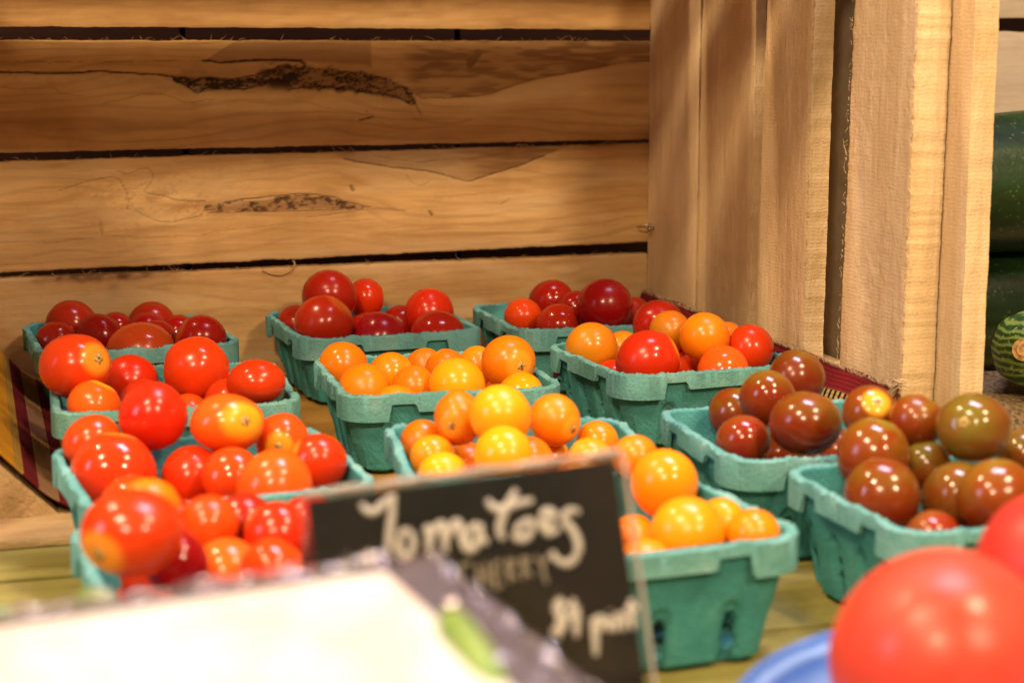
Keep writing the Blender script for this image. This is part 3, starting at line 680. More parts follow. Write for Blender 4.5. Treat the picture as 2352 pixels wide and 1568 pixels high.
# ---------------------------------------------------------------- tomatoes
TOM = [
('A',-0.2747,1.1213,0.0512,0.0158,1.000,'D',None,'dark red tomato standing highest at the back left of the basket nearest the left edge'),
('A',-0.2779,1.0937,0.0455,0.0130,1.000,'D',None,'half hidden dark red tomato touching the left rim of the far left basket'),
('A',-0.2512,1.0935,0.0487,0.0141,1.000,'D',None,'brownish red tomato of the far left basket, right of its left rim one'),
('A',-0.2473,1.1220,0.0473,0.0125,1.000,'D',None,'dark tomato sliver between bigger ones at the back of the far left basket'),
('A',-0.2291,1.1428,0.0475,0.0158,1.000,'D',None,'dark red tomato rising at the back centre of the far left basket'),
('A',-0.2258,1.1110,0.0485,0.0124,1.000,'D',None,'dark red tomato cap before the back centre one of the far left basket'),
('A',-0.2164,1.0903,0.0471,0.0122,1.000,'D',None,'dark tomato edge showing behind the long brownish tomato of the far left basket'),
('A',-0.2091,1.1255,0.0450,0.0126,1.000,'D',None,'small dark tomato hidden behind the right corner one of the far left basket'),
('A',-0.1864,1.0758,0.0496,0.0159,1.000,'D',None,'round dark red tomato at the right corner of the far left basket'),
('A',-0.2197,1.0618,0.0457,0.0187,1.197,'T',None,'long brownish red tomato lying across the front of the far left basket'),
('AA',-0.2199,0.9011,0.0660,0.0172,1.093,'R',(0.73,0.28),'large egg shaped red tomato with a yellow stem scar leaning on the left rim'),
('AA',-0.2048,0.9598,0.0464,0.0150,1.000,'R',None,'bright red tomato low between the egg shaped one and the big round one'),
('AA',-0.1691,0.9585,0.0538,0.0177,1.000,'R',None,'big round red tomato with four lamp glints above the rim of its basket'),
('AA',-0.1288,0.8994,0.0581,0.0134,1.259,'R',None,'lumpy red tomato at the right rim of the second left basket'),
('AA',-0.2062,0.8787,0.0503,0.0133,1.000,'O',None,'orange red tomato at the front left corner of the second left basket'),
('AA',-0.1697,0.9359,0.0327,0.0119,1.000,'O',None,'orange tomato peeping between two big red ones, left side'),
('AA',-0.1610,0.9753,0.0296,0.0124,1.000,'R',None,'red tomato behind the yellow topped one, in the second left basket'),
('I',-0.1578,0.7834,0.0653,0.0151,0.975,'R',None,'big red tomato at the top of the pile in the front left basket'),
('I',-0.1244,0.7778,0.0634,0.0146,1.265,'P',(0.56,0.09),'red tomato with a broad yellow blotch round its stem scar'),
('I',-0.1028,0.7949,0.0521,0.0121,1.000,'O',(-0.13,-0.24),'orange red tomato whose small stem scar faces the viewer, beside the yellow blotched one'),
('I',-0.1833,0.7767,0.0546,0.0126,1.000,'R',None,'red tomato at the back left of the front left basket behind a bigger one'),
('I',-0.1688,0.7502,0.0479,0.0181,1.000,'R',None,'big deep red tomato on the left side of the front left basket'),
('I',-0.1393,0.7703,0.0412,0.0133,1.000,'R',None,'red tomato in the middle of the front left basket under the top one'),
('I',-0.1193,0.7538,0.0451,0.0126,1.000,'R',None,'red tomato half covered by its right neighbour in the front left basket'),
('I',-0.0967,0.7228,0.0484,0.0157,1.000,'O',None,'wide orange red tomato beside the upper left corner of the chalkboard'),
('I',-0.0823,0.7520,0.0520,0.0126,1.000,'R',None,'round red tomato at the back right corner of the front left basket'),
('J',-0.1290,0.6265,0.0650,0.0111,1.000,'Y',None,'yellow orange tomato tucked behind the biggest front tomato'),
('J',-0.1214,0.5635,0.0740,0.0152,1.180,'R',(-0.59,-0.42),'biggest tomato of the lower left foreground basket, with an orange spot at lower left'),
('J',-0.1095,0.6345,0.0570,0.0114,1.000,'R',None,'blurred red tomato right of the biggest one in the lower left foreground basket'),
('J',-0.0837,0.6293,0.0550,0.0118,1.000,'R',None,'blurred red tomato against the left side of the chalkboard'),
('J',-0.0997,0.6133,0.0448,0.0131,1.000,'O',None,'blurred tomato just above the white card at the front rim'),
('B',-0.1163,1.1461,0.0657,0.0177,1.000,'D',None,'dark red tomato on top of the pile in the back middle basket'),
('B',-0.0959,1.1807,0.0599,0.0131,1.000,'R',None,'red tomato just right of the topmost one in the back middle basket'),
('B',-0.1165,1.1125,0.0532,0.0183,1.000,'D',None,'largest dark red tomato at the front left of the back middle basket'),
('B',-0.1402,1.1685,0.0442,0.0130,1.000,'D',None,'dark red tomato against the left rim of the back middle basket'),
('B',-0.0938,1.1619,0.0407,0.0130,1.000,'D',None,'shaded tomato in the centre of the back middle basket'),
('B',-0.0816,1.1096,0.0455,0.0162,1.000,'D',None,'dark red tomato at the middle of the front rim of the back middle basket'),
('B',-0.0729,1.1802,0.0423,0.0132,1.000,'D',None,'shaded tomato behind the right hand pair in the back middle basket'),
('B',-0.0532,1.1575,0.0536,0.0160,1.000,'R',None,'red tomato raised at the right of the back middle basket'),
('B',-0.0462,1.1213,0.0435,0.0180,1.000,'D',None,'dark red tomato at the front right corner of the back middle basket'),
('C',0.0265,1.2060,0.0535,0.0155,1.000,'D',None,'very dark red tomato at the back of the back right basket'),
('C',0.0071,1.1706,0.0490,0.0125,1.000,'R',None,'smaller orange red tomato at the left of the back right basket'),
('C',0.0300,1.1476,0.0467,0.0145,1.000,'D',None,'glossy dark red tomato low at the front of the back right basket'),
('C',0.0419,1.1789,0.0532,0.0126,1.000,'D',None,'small tomato with a stem scar squeezed behind the biggest one of the back right basket'),
('C',0.0588,1.1416,0.0605,0.0177,1.000,'D',None,'biggest dark red tomato of the back right basket'),
('C',0.0796,1.1785,0.0484,0.0126,1.000,'D',None,'dark red tomato sliver right of the biggest one in the back right basket'),
('E',0.0872,1.0678,0.0601,0.0150,1.000,'D',None,'dark red tomato at the back of the mixed colour basket'),
('E',0.0916,1.0374,0.0614,0.0123,1.000,'G',None,'golden orange tomato between the dark red one and another orange one'),
('E',0.1091,1.0170,0.0613,0.0143,1.000,'Y',None,'round orange tomato at the top of the mixed colour basket'),
('E',0.1255,1.0510,0.0532,0.0117,1.000,'Y',None,'thin orange tomato edge behind the top one of the mixed colour basket'),
('E',0.0462,1.0392,0.0509,0.0154,1.000,'G',None,'large golden tomato at the left corner of the mixed colour basket'),
('E',0.0655,1.0576,0.0469,0.0118,1.000,'G',None,'small golden tomato in shade right of the large golden one'),
('E',0.0753,0.9929,0.0521,0.0171,1.000,'R',None,'biggest red tomato at the front rim of the mixed colour basket'),
('E',0.1054,1.0695,0.0303,0.0120,1.000,'Y',None,'small orange tomato down in the gap of the mixed colour basket'),
('E',0.1174,0.9947,0.0456,0.0145,1.000,'O',None,'orange red tomato at the front right of the mixed colour basket'),
('E',0.1358,1.0204,0.0542,0.0139,1.000,'R',None,'red tomato against the right rim of the mixed colour basket'),
('M',-0.0938,0.9961,0.0483,0.0136,1.000,'Y',None,'orange tomato at the back left corner of the middle orange basket'),
('M',-0.0786,0.9479,0.0450,0.0139,1.000,'Y',None,'orange tomato at the front left of the middle orange basket'),
('M',-0.0663,0.9798,0.0472,0.0122,1.000,'Y',None,'orange tomato with a wrinkled base behind the front left one'),
('M',-0.0520,0.9446,0.0465,0.0119,0.981,'Y',None,'orange tomato in the front centre of the middle orange basket'),
('M',-0.0485,0.9959,0.0479,0.0111,1.000,'Y',None,'orange tomato at the back centre of the middle orange basket'),
('M',-0.0360,0.9670,0.0527,0.0108,1.000,'Y',None,'orange tomato behind the bright yellow one of the middle basket'),
('M',-0.0286,0.9323,0.0504,0.0141,1.000,'L',None,'bright yellow orange tomato catching the lamp in the middle basket'),
('M',-0.0168,1.0113,0.0352,0.0113,1.000,'Y',None,'orange tomato right behind the bright yellow one'),
('M',-0.0193,0.9910,0.0497,0.0111,1.000,'Y',None,'small orange tomato behind the one showing a round stem scar'),
('M',-0.0019,0.9638,0.0566,0.0148,1.000,'Y',(0.48,-0.13),'big orange tomato on top of the right rim showing a round stem scar'),
('M',0.0046,0.9408,0.0433,0.0126,1.000,'L',None,'yellow orange tomato low at the front right rim of the middle basket'),
('D',-0.0415,0.8153,0.0463,0.0106,1.000,'Y',None,'orange tomato at the left rim of the basket behind the chalkboard'),
('D',-0.0244,0.8065,0.0596,0.0117,0.859,'Y',(-0.27,-0.28),'tall orange tomato on the upper left of the pile behind the chalkboard'),
('D',-0.0050,0.7819,0.0658,0.0136,1.000,'L',None,'largest yellow orange tomato crowning the pile behind the chalkboard'),
('D',0.0195,0.8136,0.0572,0.0117,0.967,'Y',(0.71,-0.35),'orange tomato on the upper right of the pile behind the chalkboard'),
('D',-0.0356,0.7933,0.0445,0.0103,1.000,'Y',None,'orange tomato low on the left of the basket behind the chalkboard'),
('D',-0.0296,0.7616,0.0433,0.0114,1.000,'L',None,'yellow orange tomato just above the left part of the chalkboard edge'),
('D',-0.0209,0.8267,0.0337,0.0101,1.000,'Y',None,'small orange tomato under the crowning one behind the chalkboard'),
('D',-0.0033,0.7502,0.0554,0.0125,1.000,'L',None,'bright yellow tomato right below the crowning one'),
('D',0.0174,0.8251,0.0361,0.0101,1.000,'L',None,'small yellow tomato above the bright corner glare of the chalkboard'),
('D',0.0396,0.8213,0.0449,0.0101,1.000,'Y',None,'orange tomato at the back right rim of the basket behind the chalkboard'),
('D',0.0353,0.7983,0.0421,0.0102,1.000,'L',None,'yellow tomato beside the upper right corner of the chalkboard'),
('G',0.0510,0.7351,0.0582,0.0094,1.000,'Y',None,'orange tomato at the back of the front orange basket'),
('G',0.0613,0.7122,0.0528,0.0140,1.000,'Y',None,'big smooth orange tomato heaped high in the front orange basket'),
('G',0.0656,0.6586,0.0472,0.0143,1.000,'L',None,'wide yellow orange tomato in the centre of the front orange basket'),
('G',0.0807,0.6798,0.0454,0.0097,1.000,'L',None,'small yellow orange tomato behind the pair at the front right rim'),
('G',0.0899,0.6546,0.0479,0.0100,1.000,'Y',None,'orange tomato at the front right corner of the front orange basket'),
('G',0.0482,0.7058,0.0315,0.0101,1.000,'Y',None,'orange tomato half cut off by the right edge of the chalkboard'),
('F',0.1372,0.8641,0.0666,0.0139,1.000,'B',None,'olive brown tomato on top at the back of the middle brown basket'),
('F',0.1179,0.8236,0.0654,0.0133,1.000,'B',None,'reddish brown tomato leaning left of the top one in the middle brown basket'),
('F',0.1067,0.8577,0.0508,0.0122,1.000,'B',None,'dark brown tomato behind the left pair of the middle brown basket'),
('F',0.1039,0.7989,0.0504,0.0125,1.000,'C',None,'dark red brown tomato at the left front of the middle brown basket'),
('F',0.1291,0.7834,0.0621,0.0152,1.120,'B',None,'largest brown tomato at the front of the middle brown basket'),
('F',0.1260,0.8363,0.0356,0.0119,1.000,'B',None,'shaded brown tomato down between the two front ones'),
('H',0.1514,0.7540,0.0730,0.0118,1.000,'S',(0.28,0.42),'brown tomato with a glowing yellow stem end at the back of the front brown basket'),
('H',0.1677,0.7390,0.0729,0.0116,1.000,'B',None,'reddish brown tomato between the yellow ended one and the highest one'),
('H',0.1854,0.7155,0.0752,0.0145,1.075,'K',(-0.28,0.16),'highest olive brown tomato with a yellow stem patch facing left'),
('H',0.1472,0.7239,0.0616,0.0149,1.000,'B',None,'big brown tomato standing on the left rim of the front brown basket'),
('H',0.1701,0.7278,0.0563,0.0104,1.000,'K',None,'dark olive tomato sunk in the centre of the front brown basket'),
('H',0.1457,0.6969,0.0514,0.0151,1.000,'B',None,'brown tomato low at the left rim of the front brown basket'),
('H',0.1781,0.7041,0.0490,0.0149,1.000,'K',None,'olive brown tomato behind the shiny lower right one'),
('H',0.1846,0.6742,0.0569,0.0153,1.000,'B',None,'shiny reddish brown tomato at the lower right near the photo edge'),
('H',0.1593,0.6677,0.0426,0.0109,1.000,'C',None,'reddish brown tomato peeping over the front rim'),
('H',0.2142,0.7424,0.0572,0.0117,1.000,'K',None,'olive tomato cut by the right edge of the photo'),
('J',-0.1249,0.6533,0.0504,0.0116,1.000,'R',None,'red tomato filling the gap between the biggest front tomato and its right neighbour'),
('J',-0.0997,0.6553,0.0518,0.0116,1.000,'D',None,'shaded dark red tomato between the two blurred ones left of the chalkboard'),
('J',-0.0752,0.6565,0.0510,0.0117,1.000,'R',None,'red tomato half behind the upper left edge of the chalkboard'),
('J',-0.1132,0.5926,0.0556,0.0106,1.000,'D',None,'dark red tomato low between the biggest front one and the front rim'),
('J',-0.0815,0.5965,0.0521,0.0106,1.000,'R',None,'red tomato low in the lower left basket behind the card corner'),
]
FILL = [
('A',-0.2160,1.0818,0.0221,0.0116),
('A',-0.2640,1.1186,0.0240,0.0135),
('A',-0.2507,1.0781,0.0235,0.0130),
('A',-0.2226,1.1153,0.0237,0.0132),
('A',-0.2589,1.0524,0.0227,0.0122),
('A',-0.1956,1.0959,0.0222,0.0117),
('A',-0.2647,1.0667,0.0412,0.0121),
('A',-0.2134,1.1427,0.0242,0.0120),
('A',-0.2403,1.1332,0.0250,0.0118),
('AA',-0.1825,0.8983,0.0246,0.0141),
('AA',-0.1493,0.9166,0.0230,0.0125),
('AA',-0.1412,0.9402,0.0226,0.0121),
('AA',-0.2122,0.9384,0.0243,0.0138),
('AA',-0.1896,0.9616,0.0230,0.0125),
('AA',-0.2084,0.9069,0.0224,0.0119),
('AA',-0.1578,0.8951,0.0315,0.0122),
('AA',-0.1908,0.9236,0.0423,0.0127),
('AA',-0.1315,0.9060,0.0346,0.0118),
('AA',-0.1489,0.9309,0.0426,0.0116),
('AA',-0.1428,0.9571,0.0404,0.0122),
('B',-0.0594,1.1419,0.0223,0.0118),
('B',-0.1144,1.1312,0.0242,0.0137),
('B',-0.1125,1.1728,0.0224,0.0119),
('B',-0.1061,1.1011,0.0239,0.0134),
('B',-0.1301,1.1530,0.0225,0.0120),
('B',-0.0820,1.1372,0.0222,0.0117),
('B',-0.0665,1.1644,0.0232,0.0118),
('B',-0.0975,1.1367,0.0427,0.0125),
('B',-0.0902,1.1817,0.0231,0.0124),
('C',0.0060,1.1789,0.0222,0.0117),
('C',0.0622,1.1795,0.0249,0.0144),
('C',0.0328,1.1737,0.0236,0.0131),
('C',0.0434,1.2015,0.0226,0.0121),
('C',0.0717,1.1499,0.0228,0.0123),
('C',0.0471,1.1516,0.0229,0.0124),
('C',0.0204,1.1332,0.0265,0.0127),
('C',0.0157,1.2005,0.0256,0.0119),
('E',0.1028,1.0178,0.0247,0.0142),
('E',0.0729,1.0317,0.0234,0.0129),
('E',0.0539,1.0475,0.0226,0.0121),
('E',0.1219,1.0463,0.0241,0.0136),
('E',0.0739,1.0060,0.0235,0.0130),
('E',0.1302,1.0190,0.0232,0.0127),
('E',0.0799,1.0583,0.0235,0.0124),
('E',0.0977,1.0429,0.0391,0.0120),
('E',0.0971,0.9904,0.0234,0.0119),
('E',0.0567,1.0192,0.0366,0.0115),
('M',-0.0369,0.9838,0.0225,0.0120),
('M',-0.0500,0.9584,0.0229,0.0124),
('M',-0.0198,0.9633,0.0250,0.0145),
('M',-0.0383,0.9343,0.0232,0.0127),
('M',-0.0781,0.9885,0.0233,0.0128),
('M',-0.0559,0.9992,0.0221,0.0116),
('M',-0.0598,0.9233,0.0402,0.0119),
('M',-0.0703,0.9363,0.0238,0.0119),
('M',-0.0768,0.9623,0.0238,0.0120),
('M',-0.0116,0.9885,0.0263,0.0123),
('D',0.0159,0.7758,0.0240,0.0135),
('D',-0.0012,0.8078,0.0233,0.0128),
('D',-0.0116,0.7819,0.0249,0.0144),
('D',-0.0304,0.8012,0.0231,0.0126),
('D',0.0388,0.7657,0.0228,0.0123),
('D',0.0274,0.8080,0.0231,0.0126),
('D',-0.0160,0.7534,0.0258,0.0120),
('D',0.0292,0.7555,0.0422,0.0115),
('D',0.0064,0.7546,0.0339,0.0117),
('D',0.0068,0.7916,0.0425,0.0120),
('G',0.0373,0.6622,0.0238,0.0133),
('G',0.0538,0.6809,0.0226,0.0121),
('G',0.0008,0.6646,0.0230,0.0125),
('G',0.0261,0.7123,0.0221,0.0116),
('G',-0.0100,0.6946,0.0223,0.0118),
('G',0.0686,0.6588,0.0221,0.0116),
('G',0.0227,0.6374,0.0356,0.0142),
('G',0.0233,0.6795,0.0423,0.0117),
('G',0.0113,0.7052,0.0417,0.0131),
('G',-0.0053,0.6828,0.0427,0.0129),
('G',0.0129,0.6888,0.0227,0.0116),
('G',0.0480,0.6417,0.0378,0.0118),
('F',0.1210,0.7923,0.0224,0.0119),
('F',0.1401,0.8527,0.0226,0.0121),
('F',0.1669,0.8354,0.0249,0.0144),
('F',0.1595,0.8098,0.0222,0.0117),
('F',0.1099,0.8232,0.0232,0.0127),
('F',0.0953,0.8514,0.0226,0.0121),
('F',0.1322,0.8128,0.0237,0.0116),
('F',0.1581,0.8662,0.0299,0.0119),
('H',0.1822,0.6963,0.0226,0.0121),
('H',0.2039,0.7207,0.0230,0.0125),
('H',0.1670,0.7326,0.0230,0.0125),
('H',0.1505,0.7054,0.0240,0.0135),
('H',0.2107,0.6895,0.0229,0.0124),
('H',0.2023,0.7498,0.0226,0.0121),
('H',0.1891,0.7380,0.0423,0.0125),
('H',0.2127,0.7065,0.0426,0.0130),
('H',0.1399,0.7320,0.0287,0.0130),
('H',0.1770,0.6748,0.0316,0.0117),
('I',-0.1284,0.7169,0.0222,0.0117),
('I',-0.1104,0.7882,0.0232,0.0127),
('I',-0.0913,0.7428,0.0234,0.0129),
('I',-0.1507,0.7835,0.0222,0.0117),
('I',-0.1513,0.7416,0.0224,0.0119),
('I',-0.1059,0.7649,0.0221,0.0116),
('I',-0.1548,0.7219,0.0394,0.0143),
('I',-0.1731,0.7713,0.0244,0.0123),
('I',-0.1279,0.7943,0.0383,0.0119),
('I',-0.1277,0.7435,0.0251,0.0118),
('J',-0.0600,0.6022,0.0221,0.0116),
('J',-0.0607,0.6339,0.0222,0.0117),
('J',-0.0978,0.6415,0.0229,0.0124),
('J',-0.1055,0.5890,0.0227,0.0122),
('J',-0.1236,0.6067,0.0232,0.0127),
('J',-0.1331,0.6393,0.0236,0.0131),
('J',-0.0467,0.6074,0.0411,0.0116),
('J',-0.0751,0.6633,0.0277,0.0116),
('J',-0.0810,0.5927,0.0271,0.0122),
('J',-0.1272,0.6219,0.0415,0.0115),
('J',-0.0791,0.6179,0.0292,0.0127),
('J',-0.1152,0.5734,0.0394,0.0119),
]

rndt = random.Random(11)
def tomato_mesh(R, asp, pole, seed, oblong=1.0):
    """asp = width/height seen from the front; pole = unit vector of the stem end."""
    nu, nv = 34, 22; V = []; S = []
    pole = pole.normalized(); a = pole.orthogonal().normalized(); b = pole.cross(a)
    rr = random.Random(seed); fl = rr.uniform(.94, 1.07); lob = rr.uniform(0, .030); nl = rr.choice([3,4,5]); ph = rr.uniform(0,6)
    ax_, ay_ = math.sqrt(asp), 1/math.sqrt(asp)
    for j in range(nv+1):
        th = math.pi*j/nv
        for i in range(nu):
            an = 2*math.pi*i/nu
            rad = math.sin(th)*(1+lob*math.cos(nl*an+ph)*math.sin(th)); z = math.cos(th)*fl
            dimp = .055*math.exp(-(th/.26)**2); z -= dimp; z += .012*math.exp(-((math.pi-th)/.2)**2)
            p = (a*math.cos(an)+b*math.sin(an))*rad + pole*z
            # stretch across / up as seen from the front
            cx, cy, cz = p.dot(RT), p.dot(UP), p.dot(FW)
            p = RT*(cx*ax_) + UP*(cy*ay_) + FW*(cz*.5*(ax_+1))
            V.append(p*R); S.append((math.cos(th)+1)/2)
    V2 = [V[0]] + V[nu:-nu] + [V[-nu]]; S2 = [S[0]] + S[nu:-nu] + [S[-1]]
    Fc = []
    for i in range(nu): Fc.append((0, 1+(i+1)%nu, 1+i)) ; 
    for j in range(nv-2):
        for i in range(nu): q = 1+j*nu; Fc.append((q+i, q+(i+1)%nu, q+nu+(i+1)%nu, q+nu+i))
    last = len(V2)-1; q = 1+(nv-2)*nu
    for i in range(nu): Fc.append((q+i, q+(i+1)%nu, last))
    me = mesh('tomato', V2, Fc); fattr(me, 'stem', S2); 
    bm = bmesh.new(); bm.from_mesh(me); bmesh.ops.recalc_face_normals(bm, faces=bm.faces); bm.to_mesh(me); bm.free()
    return me, V2[0]
def scar_part(par, top, pole, R, centre=True):
    s = R*.16; V = [top+pole*.0002]; n = 18; a = pole.orthogonal().normalized(); b = pole.cross(a); rr = random.Random(int(R*1e7))
    for ring in (.45, 1.0):
        for i in range(n):
            an = 2*math.pi*i/n; q = s*ring*(1+.22*math.cos(5*an)*(ring > .9)+rr.uniform(-.08,.08))
            V.append(top+(a*math.cos(an)+b*math.sin(an))*q+pole*(.00045 if ring < 1 else .0001)*R/.015)
    Fc = [(0, 1+i, 1+(i+1)%n) for i in range(n)]+[(1+i, 1+n+i, 1+n+(i+1)%n, 1+(i+1)%n) for i in range(n)]
    o = link('stem_scar', mesh('stem_scar', V, Fc), MAT['scar'], par); so = o.modifiers.new('t','SOLIDIFY'); so.thickness = .0004
    if centre:
        link('scar_centre', tubes('scar_centre', [([top, top+pole*.0008], R*.035)], 8), MAT['scar_dark'], o)
GROUP = {k: 'tomatoes in the %s basket' % v[4] for k, v in BK.items()}
for i, (bk_, x, y, z, R, asp, colr, sc_, lab) in enumerate(TOM):
    if sc_: 
        nx_, ny_ = sc_; nz_ = math.sqrt(max(.05, 1-nx_*nx_-ny_*ny_)); c = Vector((x,y,z)); vw = (Vector((0,0,CAMZ))-c).normalized()
        pole = RT*nx_+UP*ny_+vw*nz_
    else:
        while True:
            pole = Vector((rndt.gauss(0,1), rndt.gauss(0,1), rndt.gauss(0,1))).normalized()
            if colr in 'BKC': pole = Vector((rndt.gauss(0,.45), rndt.gauss(.35,.35), 1)).normalized(); break
            if pole.dot((Vector((0,0,CAMZ))-Vector((x,y,z))).normalized()) < .25: break
    me, top = tomato_mesh(R, asp, pole, i)
    t = link('cherry_tomato', me, TM[colr], None, loc=(x, y, z))
    tag(t, lab, 'tomato', GROUP[bk_])
    if sc_: scar_part(t, Vector(top), pole.normalized(), R)
HC = {'A':'D','AA':'R','B':'D','C':'D','E':'R','M':'Y','D':'Y','G':'Y','F':'B','H':'B','I':'R','J':'R'}
WORD = {'D':'dark red','R':'red','Y':'orange','B':'brown'}
fm = {}
for i, (bk_, x, y, z, R) in enumerate(FILL):
    k = HC[bk_]
    if k not in fm: fm[k], _ = tomato_mesh(.0130, 1.03, Vector((.3,.6,-.7)), 900+i); fm[k].materials.append(TM[k])
    t = link('cherry_tomato', fm[k], None, None, loc=(x, y, z), rot=(rndt.uniform(0,6),rndt.uniform(0,6),0)); t.scale = (R/.013,)*3
    tag(t, '%s tomato deep among the others in the %s basket' % (WORD[k], BK[bk_][4]), 'tomato', 'tomatoes deep in the %s basket' % BK[bk_][4])

# ---------------------------------------------------------------- chalkboard price sign in its clear stand
pl0 = at(1410, 1055, .500); sx = (at(705,1150,.502)-pl0); Wd = sx.length; sx.normalize()          # along the top edge, to the left
nrm = (FW*-1 + Vector((0,0,.10)) + RT*.02).normalized(); nrm = (nrm-sx*nrm.dot(sx)).normalized()  # faces the viewer
sy = sx.cross(nrm).normalized(); sy = sy if sy.z < 0 else -sy                                     # down the sign
def on_sign(u, v, h=0.0):
    r = FW + RT*((u-W_PX/2)/F_PX) - UP*((v-H_PX/2)/F_PX); c = Vector((0,0,CAMZ)); t = (pl0-c).dot(nrm)/r.dot(nrm); return c+r*t+nrm*h
def slab_on(name, o, a, b, n_, w, h, t, m, parent, off=0.0):    # rectangle from corner o along a (w) and b (h), thickness t
    V = [o+n_*(off+k*t)+a*i+b*j for k in (0,1) for i,j in ((0,0),(w,0),(w,h),(0,h))]
    me = mesh(name, V, [(0,1,2,3),(7,6,5,4),(0,4,5,1),(1,5,6,2),(2,6,7,3),(3,7,4,0)])
    bm = bmesh.new(); bm.from_mesh(me); bmesh.ops.recalc_face_normals(bm, faces=bm.faces); bmesh.ops.bevel(bm, geom=list(bm.edges), offset=min(t*.25,.0004), segments=2, affect='EDGES'); bm.to_mesh(me); bm.free()
    return link(name, me, m, parent, False)
def acrylic(name, tint=(.97,.97,.98), fac=.16, rough=.08, bumpy=0.0):
    m = M_(name, rough, .5); nt = m.nt; haze_ = name.endswith('sleeve'); out = nt.nodes['Material Output']; tr = m.n('ShaderNodeBsdfTransparent'); tr.inputs[0].default_value = (*tint, 1)
    gl = m.n('ShaderNodeBsdfGlossy'); gl.inputs['Roughness'].default_value = rough; lw = m.n('ShaderNodeFresnel', i_IOR=1.49)
    f = m.math('ADD', m.math('MULTIPLY', lw.outputs[0], .9), fac, True); mx = m.n('ShaderNodeMixShader'); m.l(f, mx.inputs[0]); m.l(tr.outputs[0], mx.inputs[1]); m.l(gl.outputs[0], mx.inputs[2]); m.l(mx.outputs[0], out.inputs['Surface'])
    if haze_:
        df = m.n('ShaderNodeBsdfDiffuse'); df.inputs[0].default_value = (.62,.55,.60,1); m2 = m.n('ShaderNodeMixShader'); m2.inputs[0].default_value = .07  # lilac diffuse colour stands in for the window reflected in the sleeve
        m.l(mx.outputs[0], m2.inputs[1]); m.l(df.outputs[0], m2.inputs[2]); m.l(m2.outputs[0], out.inputs['Surface'])
    if bumpy:
        b = m.n('ShaderNodeBump', i_Strength=.8, i_Distance=bumpy); m.l(m.noise(m.coords((1,1,1)), 120, 2), b.inputs['Height']); m.l(b.outputs[0], gl.inputs['Normal'])
    return m.m
MAT['acr'] = acrylic('clear_acrylic', (.96,.95,.95), .008, .06)
MAT['sleeve'] = acrylic('clear_plastic_sleeve', (.90,.86,.90), .14, .16, .0016)
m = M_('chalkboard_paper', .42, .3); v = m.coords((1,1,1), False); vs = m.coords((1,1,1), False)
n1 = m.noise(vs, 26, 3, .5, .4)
m.base(m.mix(m.ramp(n1, [(.42,(0,0,0)),(.72,(1,1,1))]), (.004,.008,.006), (.040,.030,.023))); MAT['chalk'] = m.m  # brown-grey noise in the base colour stands in for reflections on the acrylic
m = M_('chalk_ink', .8, .2); m.base((.95,.92,.86)); MAT['ink'] = m.m
m = M_('thin_chalk_ink', .8, .2); m.base((.55,.50,.40)); MAT['ink2'] = m.m
sign = empty('price_sign', (pl0.x-.03, pl0.y, TABLE_Z)); tag(sign, 'small chalkboard price sign lettered Tomatoes in a clear stand', 'sign')
sl = sign.location
def ch(o, root): o.parent = root; o.matrix_parent_inverse = Matrix.Translation(-root.location); return o
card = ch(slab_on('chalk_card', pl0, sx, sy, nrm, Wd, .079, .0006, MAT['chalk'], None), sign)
ch(slab_on('clear_holder', pl0-sx*.0024-sy*.0026, sx, sy, nrm, Wd+.0046, .112, .0016, MAT['acr'], None, -.0030), sign)
ch(slab_on('clear_holder', pl0-sx*.0020-sy*.0022, sx, sy, nrm, Wd+.0040, .086, .0010, MAT['acr'], None, .0014), sign)
# the fold along the top of the holder and its side catch the lamps
m = M_('polished_acrylic_edge', .08, .8); m.base((.72,.66,.60)); m.p.inputs['Transmission Weight'].default_value = .55; MAT['edge'] = m.m
ep = [pl0-sx*.0024-sy*.0016+sx*(Wd+.0040)*t+nrm*(.0003*math.sin(t*11)) for t in [k/24 for k in range(25)]]
ch(link('folded_edge', tubes('folded_edge', [(ep, [.0012+.0003*math.sin(k*1.3) for k in range(25)])], 10), MAT['edge'], None), sign)
ep = [pl0-sx*.0026+sy*.082*t for t in [k/16 for k in range(17)]]
ch(link('folded_edge', tubes('folded_edge', [(ep, .0007)], 8), MAT['edge'], None), sign)
def C6(x, y): return (686+.375*x, 980+.375*y)
big = [[(385,470),(420,512),(470,515),(520,470),(575,425)],[(582,410),(572,540),(556,680),(545,815)],
 [(690,640),(640,640),(615,720),(640,795),(690,770),(705,700),(690,640)],
 [(770,640),(800,620),(802,700),(795,790)],[(800,690),(850,610),(885,600),(895,680),(905,765)],[(905,690),(955,590),(985,600),(1000,680),(1020,750)],
 [(1100,590),(1040,640),(1030,740),(1080,735),(1110,650),(1115,590)],[(1115,600),(1120,690),(1165,700)],
 [(1335,385),(1285,470),(1245,560),(1232,640),(1255,690)],[(1155,445),(1190,490),(1250,500),(1330,470),(1435,450)],
 [(1420,560),(1350,610),(1330,670),(1390,680),(1430,620),(1425,560)],
 [(1470,600),(1540,590),(1560,530),(1510,520),(1490,590),(1530,650),(1600,620)],
 [(1720,520),(1660,510),(1620,560),(1670,620),(1710,700),(1705,780),(1650,835),(1580,810),(1550,760)]]
